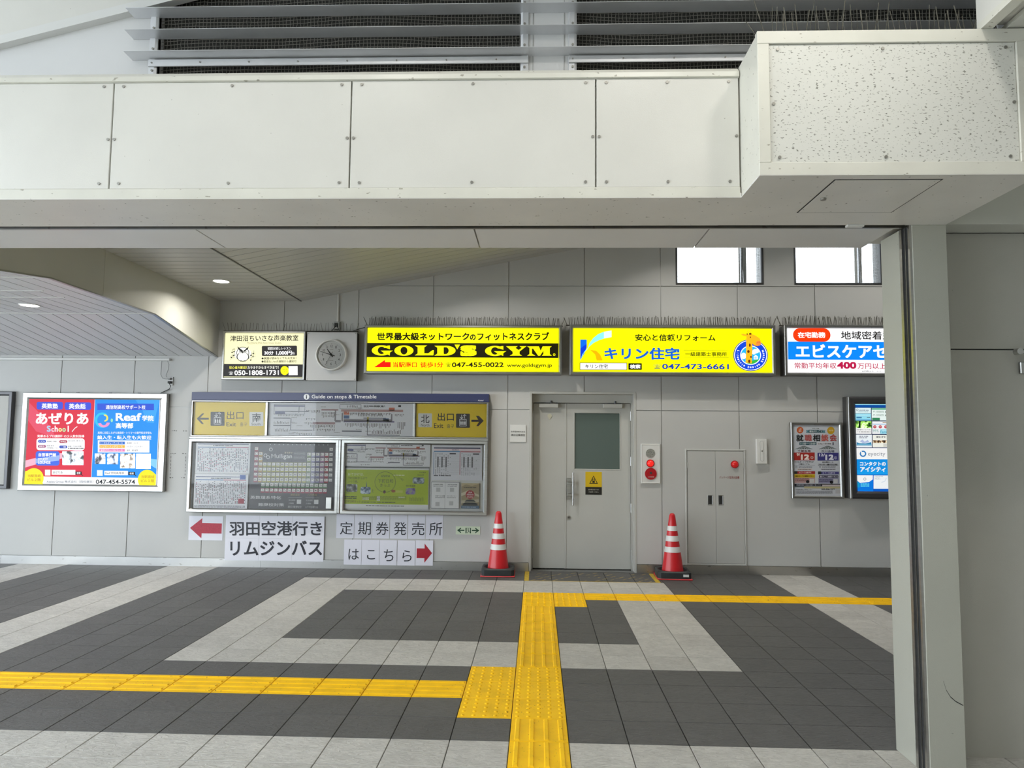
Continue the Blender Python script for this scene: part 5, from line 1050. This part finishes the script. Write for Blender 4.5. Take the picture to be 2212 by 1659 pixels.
s.rect(396, 405 + V, 1222, 812 + V, '#1496ec', 3); s.rect(396, 700 + V, 1222, 812 + V, '#18a4f6', 4); s.text('コンタクトの', 475, 472 + V, 1152, 580 + V, WH, .04, 6); s.text('アイシティ', 480, 605 + V, 1145, 745 + V, WH, .04, 6); s.rect(1222, 405 + V, 2200, 812 + V, WH, 2)
s.poly([(400, 830 + V), (815, 832 + V), (815, 940 + V), (715, 1010 + V), (480, 1035 + V), (405, 975 + V)], WH, 3); s.ring(605, 932 + V, 38, 36, 10, 10, '#788898', 4); s.poly([(400, 975 + V), (480, 1035 + V), (715, 1010 + V), (820, 940 + V), (830, 1260 + V), (410, 1260 + V)], '#0a7ce8', 2); s.poly([(405, 985 + V), (470, 1035 + V), (470, 1160 + V), (410, 1150 + V)], '#18a0d8', 3); s.lines(495, 1045 + V, 720, 1140 + V, 3, '#70f0f8', 4, seed=3)
s.rect(835, 835 + V, 1252, 1190 + V, '#f8fcff', 3); s.lines(860, 850 + V, 1080, 870 + V, 1, '#a8b0b8', 4); s.lines(860, 880 + V, 1010, 955 + V, 3, '#a8b0b8', 4, .3); s.line([(1170, 900 + V), (1130, 990 + V), (1040, 1020 + V)], 22, '#dce4ec', 4)
s.done()

# ================================================================== TRAFFIC CONES
RED = mat('cone_red', (.62, .012, .02), .38, var=(4, .08), coat=.15); WHT = mat('reflective_band', (.75, .76, .76), .35, var=(9, .05)); CBASE = mat('cone_rubber_base', (.022, .026, .028), .5, var=(8, .2))
def cone(x, y, rz, label, sticker=False):
    t = empty('traffic_cone', (0, 0, 0), label, 'traffic cone', 'red and white traffic cones')
    def rad(z): return .127 - .097 * min(z, .69) / .69
    H0 = .015
    lathe('body', [(rad(0) + .012, H0), (rad(.03) + .002, H0 + .02)] + [(rad(z), H0 + z) for z in (.05, .2, .4, .6, .665)] + [(.026, H0 + .682), (.015, H0 + .690), (.001, H0 + .692)], (0, 0, 0), RED, t, 36)
    for a, b in ((.265, .325), (.385, .445), (.500, .553)): lathe('white_band', [(rad(a) + .0015, H0 + a), (rad(b) + .0015, H0 + b)], (0, 0, 0), WHT, t, 36)
    # square rubber weight with a round well
    bm = bmesh.new(); N = 32; hs = .185
    def sq(a, r): 
        c, s_ = math.cos(a), math.sin(a); k = r / max(abs(c), abs(s_)); p = .86; m_ = (abs(c) ** 8 + abs(s_) ** 8) ** (-1 / 8); return (r * m_ * c, r * m_ * s_)
    L = []
    for kind, r, z in (('s', hs, .012), ('s', hs, .075), ('s', hs - .012, .088), ('c', .165, .088), ('c', .150, .07), ('c', .142, .03), ('c', .06, .03)):
        L.append([bm.verts.new(((sq(2 * math.pi * (i + .5) / N, r) if kind == 's' else (r * math.cos(2 * math.pi * (i + .5) / N), r * math.sin(2 * math.pi * (i + .5) / N))) + (z,))) for i in range(N)])
    for A_, B_ in zip(L, L[1:]):
        for i in range(N): bm.faces.new((A_[i], A_[(i + 1) % N], B_[(i + 1) % N], B_[i]))
    frombm('weight', bm, CBASE, t, True)
    box('foot_plate', -.192, .192, -.192, .192, 0, .012, RED, t, .004)
    if sticker: box('sticker', .09, .15, -.1905, -.185, .035, .062, M_WHITEP, t)
    t.location = (x, y, .001); t.rotation_euler = (0, 0, rz); return t
cone(-.432, 8.335, 0.02, 'red and white striped traffic cone left of the grey door')
cone(1.525, 8.325, -.05, 'red and white striped traffic cone between the grey door and the wall cabinet', True)

# ================================================================== FLOOR MARKING AT THE DOOR
t = empty('floor_marking', (.6, 8.2, 0), 'worn yellow tape and hatching painted on the tiles before the door', 'floor marking')
XA, XB, YA, YB = -.131, 1.335, 7.975, 8.53
box('tape', XA, XA + .05, YA, YB, .0004, .0016, M_TAPE, t); box('tape', XB - .05, XB, YA, YB - .02, .0004, .0016, M_TAPE, t); box('tape', XA + .05, XB - .05, YA, YA + .014, .0004, .0016, M_TAPE, t)
RR = random.Random(12)
for k in range(16):
    x = XA - .3 + .115 * k; y = YA + .03
    vs, fs = [], []
    def bit(x, y, l, w_):
        dx, dy = .62 * l, .78 * l; k_ = len(vs); vs.extend([(x, y, .0012), (x + w_, y, .0012), (x + dx + w_ * .8, y + dy, .0012), (x + dx, y + dy, .0012)]); fs.append((k_, k_ + 1, k_ + 2, k_ + 3))
    while y < YB - .03:
        l = RR.uniform(.03, .12); xx = x + .62 / .78 * (y - YA)
        if RR.random() < .62 and XA + .06 < xx < XB - .12 and y + l < YB: bit(xx, y, l, RR.uniform(.010, .028))
        y += l * .8 + RR.uniform(.01, .05)
    if fs: tag(pyd('hatch_stripe', vs, fs, M_WORN, t), kind='stuff')

# ================================================================== CABLES, OUTLETS, SMALL METAL PARTS
t = empty('wall_outlet', (-4.4, WY, 2.14), 'grey outlet with hanging looped cables above the school advert', 'outlet')
box('plate', -4.435, -4.370, WY - .012, WY - .001, 2.130, 2.235, M_JOINT, t, .002); box('plug', -4.418, -4.385, WY - .05, WY - .012, 2.150, 2.180, M_BLACK, t, .004); box('plug', -4.418, -4.39, WY - .045, WY - .012, 2.195, 2.222, M_CABLE, t, .004)
tube('cable', [(-4.507, WY - .03, 2.44), (-4.512, WY - .03, 2.34), (-4.515, WY - .03, 2.26), (-4.49, WY - .03, 2.215), (-4.44, WY - .035, 2.205), (-4.405, WY - .04, 2.208)], .004, M_CABLE, t)
tube('cable', [(-4.445, WY - .03, 2.44), (-4.42, WY - .03, 2.38), (-4.425, WY - .03, 2.32), (-4.45, WY - .03, 2.25), (-4.44, WY - .02, 2.23)], .0035, M_CABLE, t)
tube('cable', [(-4.40, WY - .05, 2.16), (-4.38, WY - .045, 2.12), (-4.40, WY - .03, 2.085), (-4.46, WY - .02, 2.06), (-4.50, WY - .02, 2.04), (-4.505, WY - .03, 2.03)], .005, M_BLACK, t)
t = empty('conduit', (-2.39, WY, 2.8), 'thin white conduit with black junction plug above the clock board', 'conduit')
cyl('pipe', (-2.395, WY - .016, 2.90), (-2.395, WY - .016, 3.24), .013, M_WHITEP, t, 10); box('junction_box', -2.435, -2.365, WY - .04, WY - .001, 2.815, 2.905, M_STEELD, t, .003); box('plug', -2.425, -2.385, WY - .055, WY - .04, 2.845, 2.885, M_BLACK, t, .004)
tube('cable', [(-2.41, WY - .05, 2.85), (-2.45, WY - .04, 2.80), (-2.48, WY - .04, 2.78), (-2.60, WY - .04, 2.78), (-2.74, WY - .04, 2.785)], .004, M_BLACK, t)
tube('cable', [(-2.395, WY - .05, 2.85), (-2.36, WY - .04, 2.79), (-2.22, WY - .04, 2.785), (-2.12, WY - .04, 2.82), (-2.04, WY - .04, 2.84)], .004, M_BLACK, t)
t = empty('door_stay', (2.40, 3.7, 1.95), 'small metal stay arm on the grey wall at the right photo edge', 'door stay')
cyl('arm', (2.372, 3.665, 1.972), (2.60, 3.665, 1.950), .008, M_STEEL, t, 10); disc('knuckle', (2.385, 1.972), .016, 3.65, 3.685, M_STEEL, t, 14); box('bracket', 2.415, 2.50, 3.70, 3.72, 1.865, 1.925, M_STEELD, t, .003); cyl('pin', (2.44, 3.665, 1.955), (2.44, 3.715, 1.90), .006, M_STEELD, t, 8)

# ================================================================== LOUVRE OVER THE BEAM
t = empty('louvre_vent', (0, LY, 3.3), 'long aluminium slat louvre with dark bird net, above the cream beam', 'louvre')
for z in (3.425, 3.5365, 3.650, 3.763, 3.876, 3.989, 4.10): pyd('slat', [(-2.075, LY - .088, z + .0035), (2.15, LY - .088, z + .0035), (2.15, LY - .002, z), (-2.075, LY - .002, z), (-2.075, LY - .088, z + .0055), (2.15, LY - .088, z + .0055), (2.15, LY - .002, z + .004), (-2.075, LY - .002, z + .004)], BF, M_ALU, t)
for a, b in ((-1.985, -.055), (.145, 2.27)):
    f_ = frame('flange', a, b, 3.20, 4.42, LY - .014, LY + .02, .040, M_ALU, t, .006, .002)
    for x in (a + .02, b - .02):
        for z in (3.365, 3.48, 3.59, 3.70): disc('screw', (x, z), .006, LY - .019, LY - .013, M_SCREW, f_, 8)
    for x in [a + .02 + .25 * i for i in range(8)]: disc('screw', (x, 3.402), .004, LY - .026, LY - .021, M_SCREW, f_, 6)
    box('rail', a, b, LY - .022, LY - .014, 3.384, 3.420, M_ALU, t, .002)
    R2 = random.Random(3 if a < 0 else 4); vs, fs = [], []
    def wire(P, r):
        for p, q in zip(P, P[1:]):
            d_ = Vector(q) - Vector(p); s_ = Vector((-d_.z, 0, d_.x)).normalized() * r; k = len(vs); o3 = Vector((0, r, 0))
            vs.extend(tuple(Vector(c) + e) for c in (p, q) for e in (s_, o3, -s_, -o3)); fs.extend((k + i, k + (i + 1) % 4, k + 4 + (i + 1) % 4, k + 4 + i) for i in range(4))
    def hang(x, z): return LY + .03 + .012 * math.sin(7 * x + 3 * z), z - .02 * (1 + math.sin(2.1 * x))
    n = int((b - a - .07) / .0185)
    for i in range(n + 1):
        x = a + .035 + .0185 * i; wire([(x + R2.uniform(-.003, .003), *hang(x, 3.24 + .0185 * j)) for j in range(0, 36)], .0017)
    for j in range(0, 36):
        wire([(a + .035 + .037 * i, *(lambda h: (h[0], h[1] + R2.uniform(-.002, .002)))(hang(a + .035 + .037 * i, 3.24 + .0185 * j))) for i in range(n // 2 + 1)], .0017)
    tag(pyd('bird_net', vs, fs, M_NET, t), kind='stuff')
box('plenum_shade_sheet', -2.0, 2.3, LY + .052, LY + .058, 3.2, 4.45, M_VOID, t)  # near-black sheet: the darkness behind the net is put into its colour
bpy.data.objects.remove(_fo); bpy.data.curves.remove(_fc)
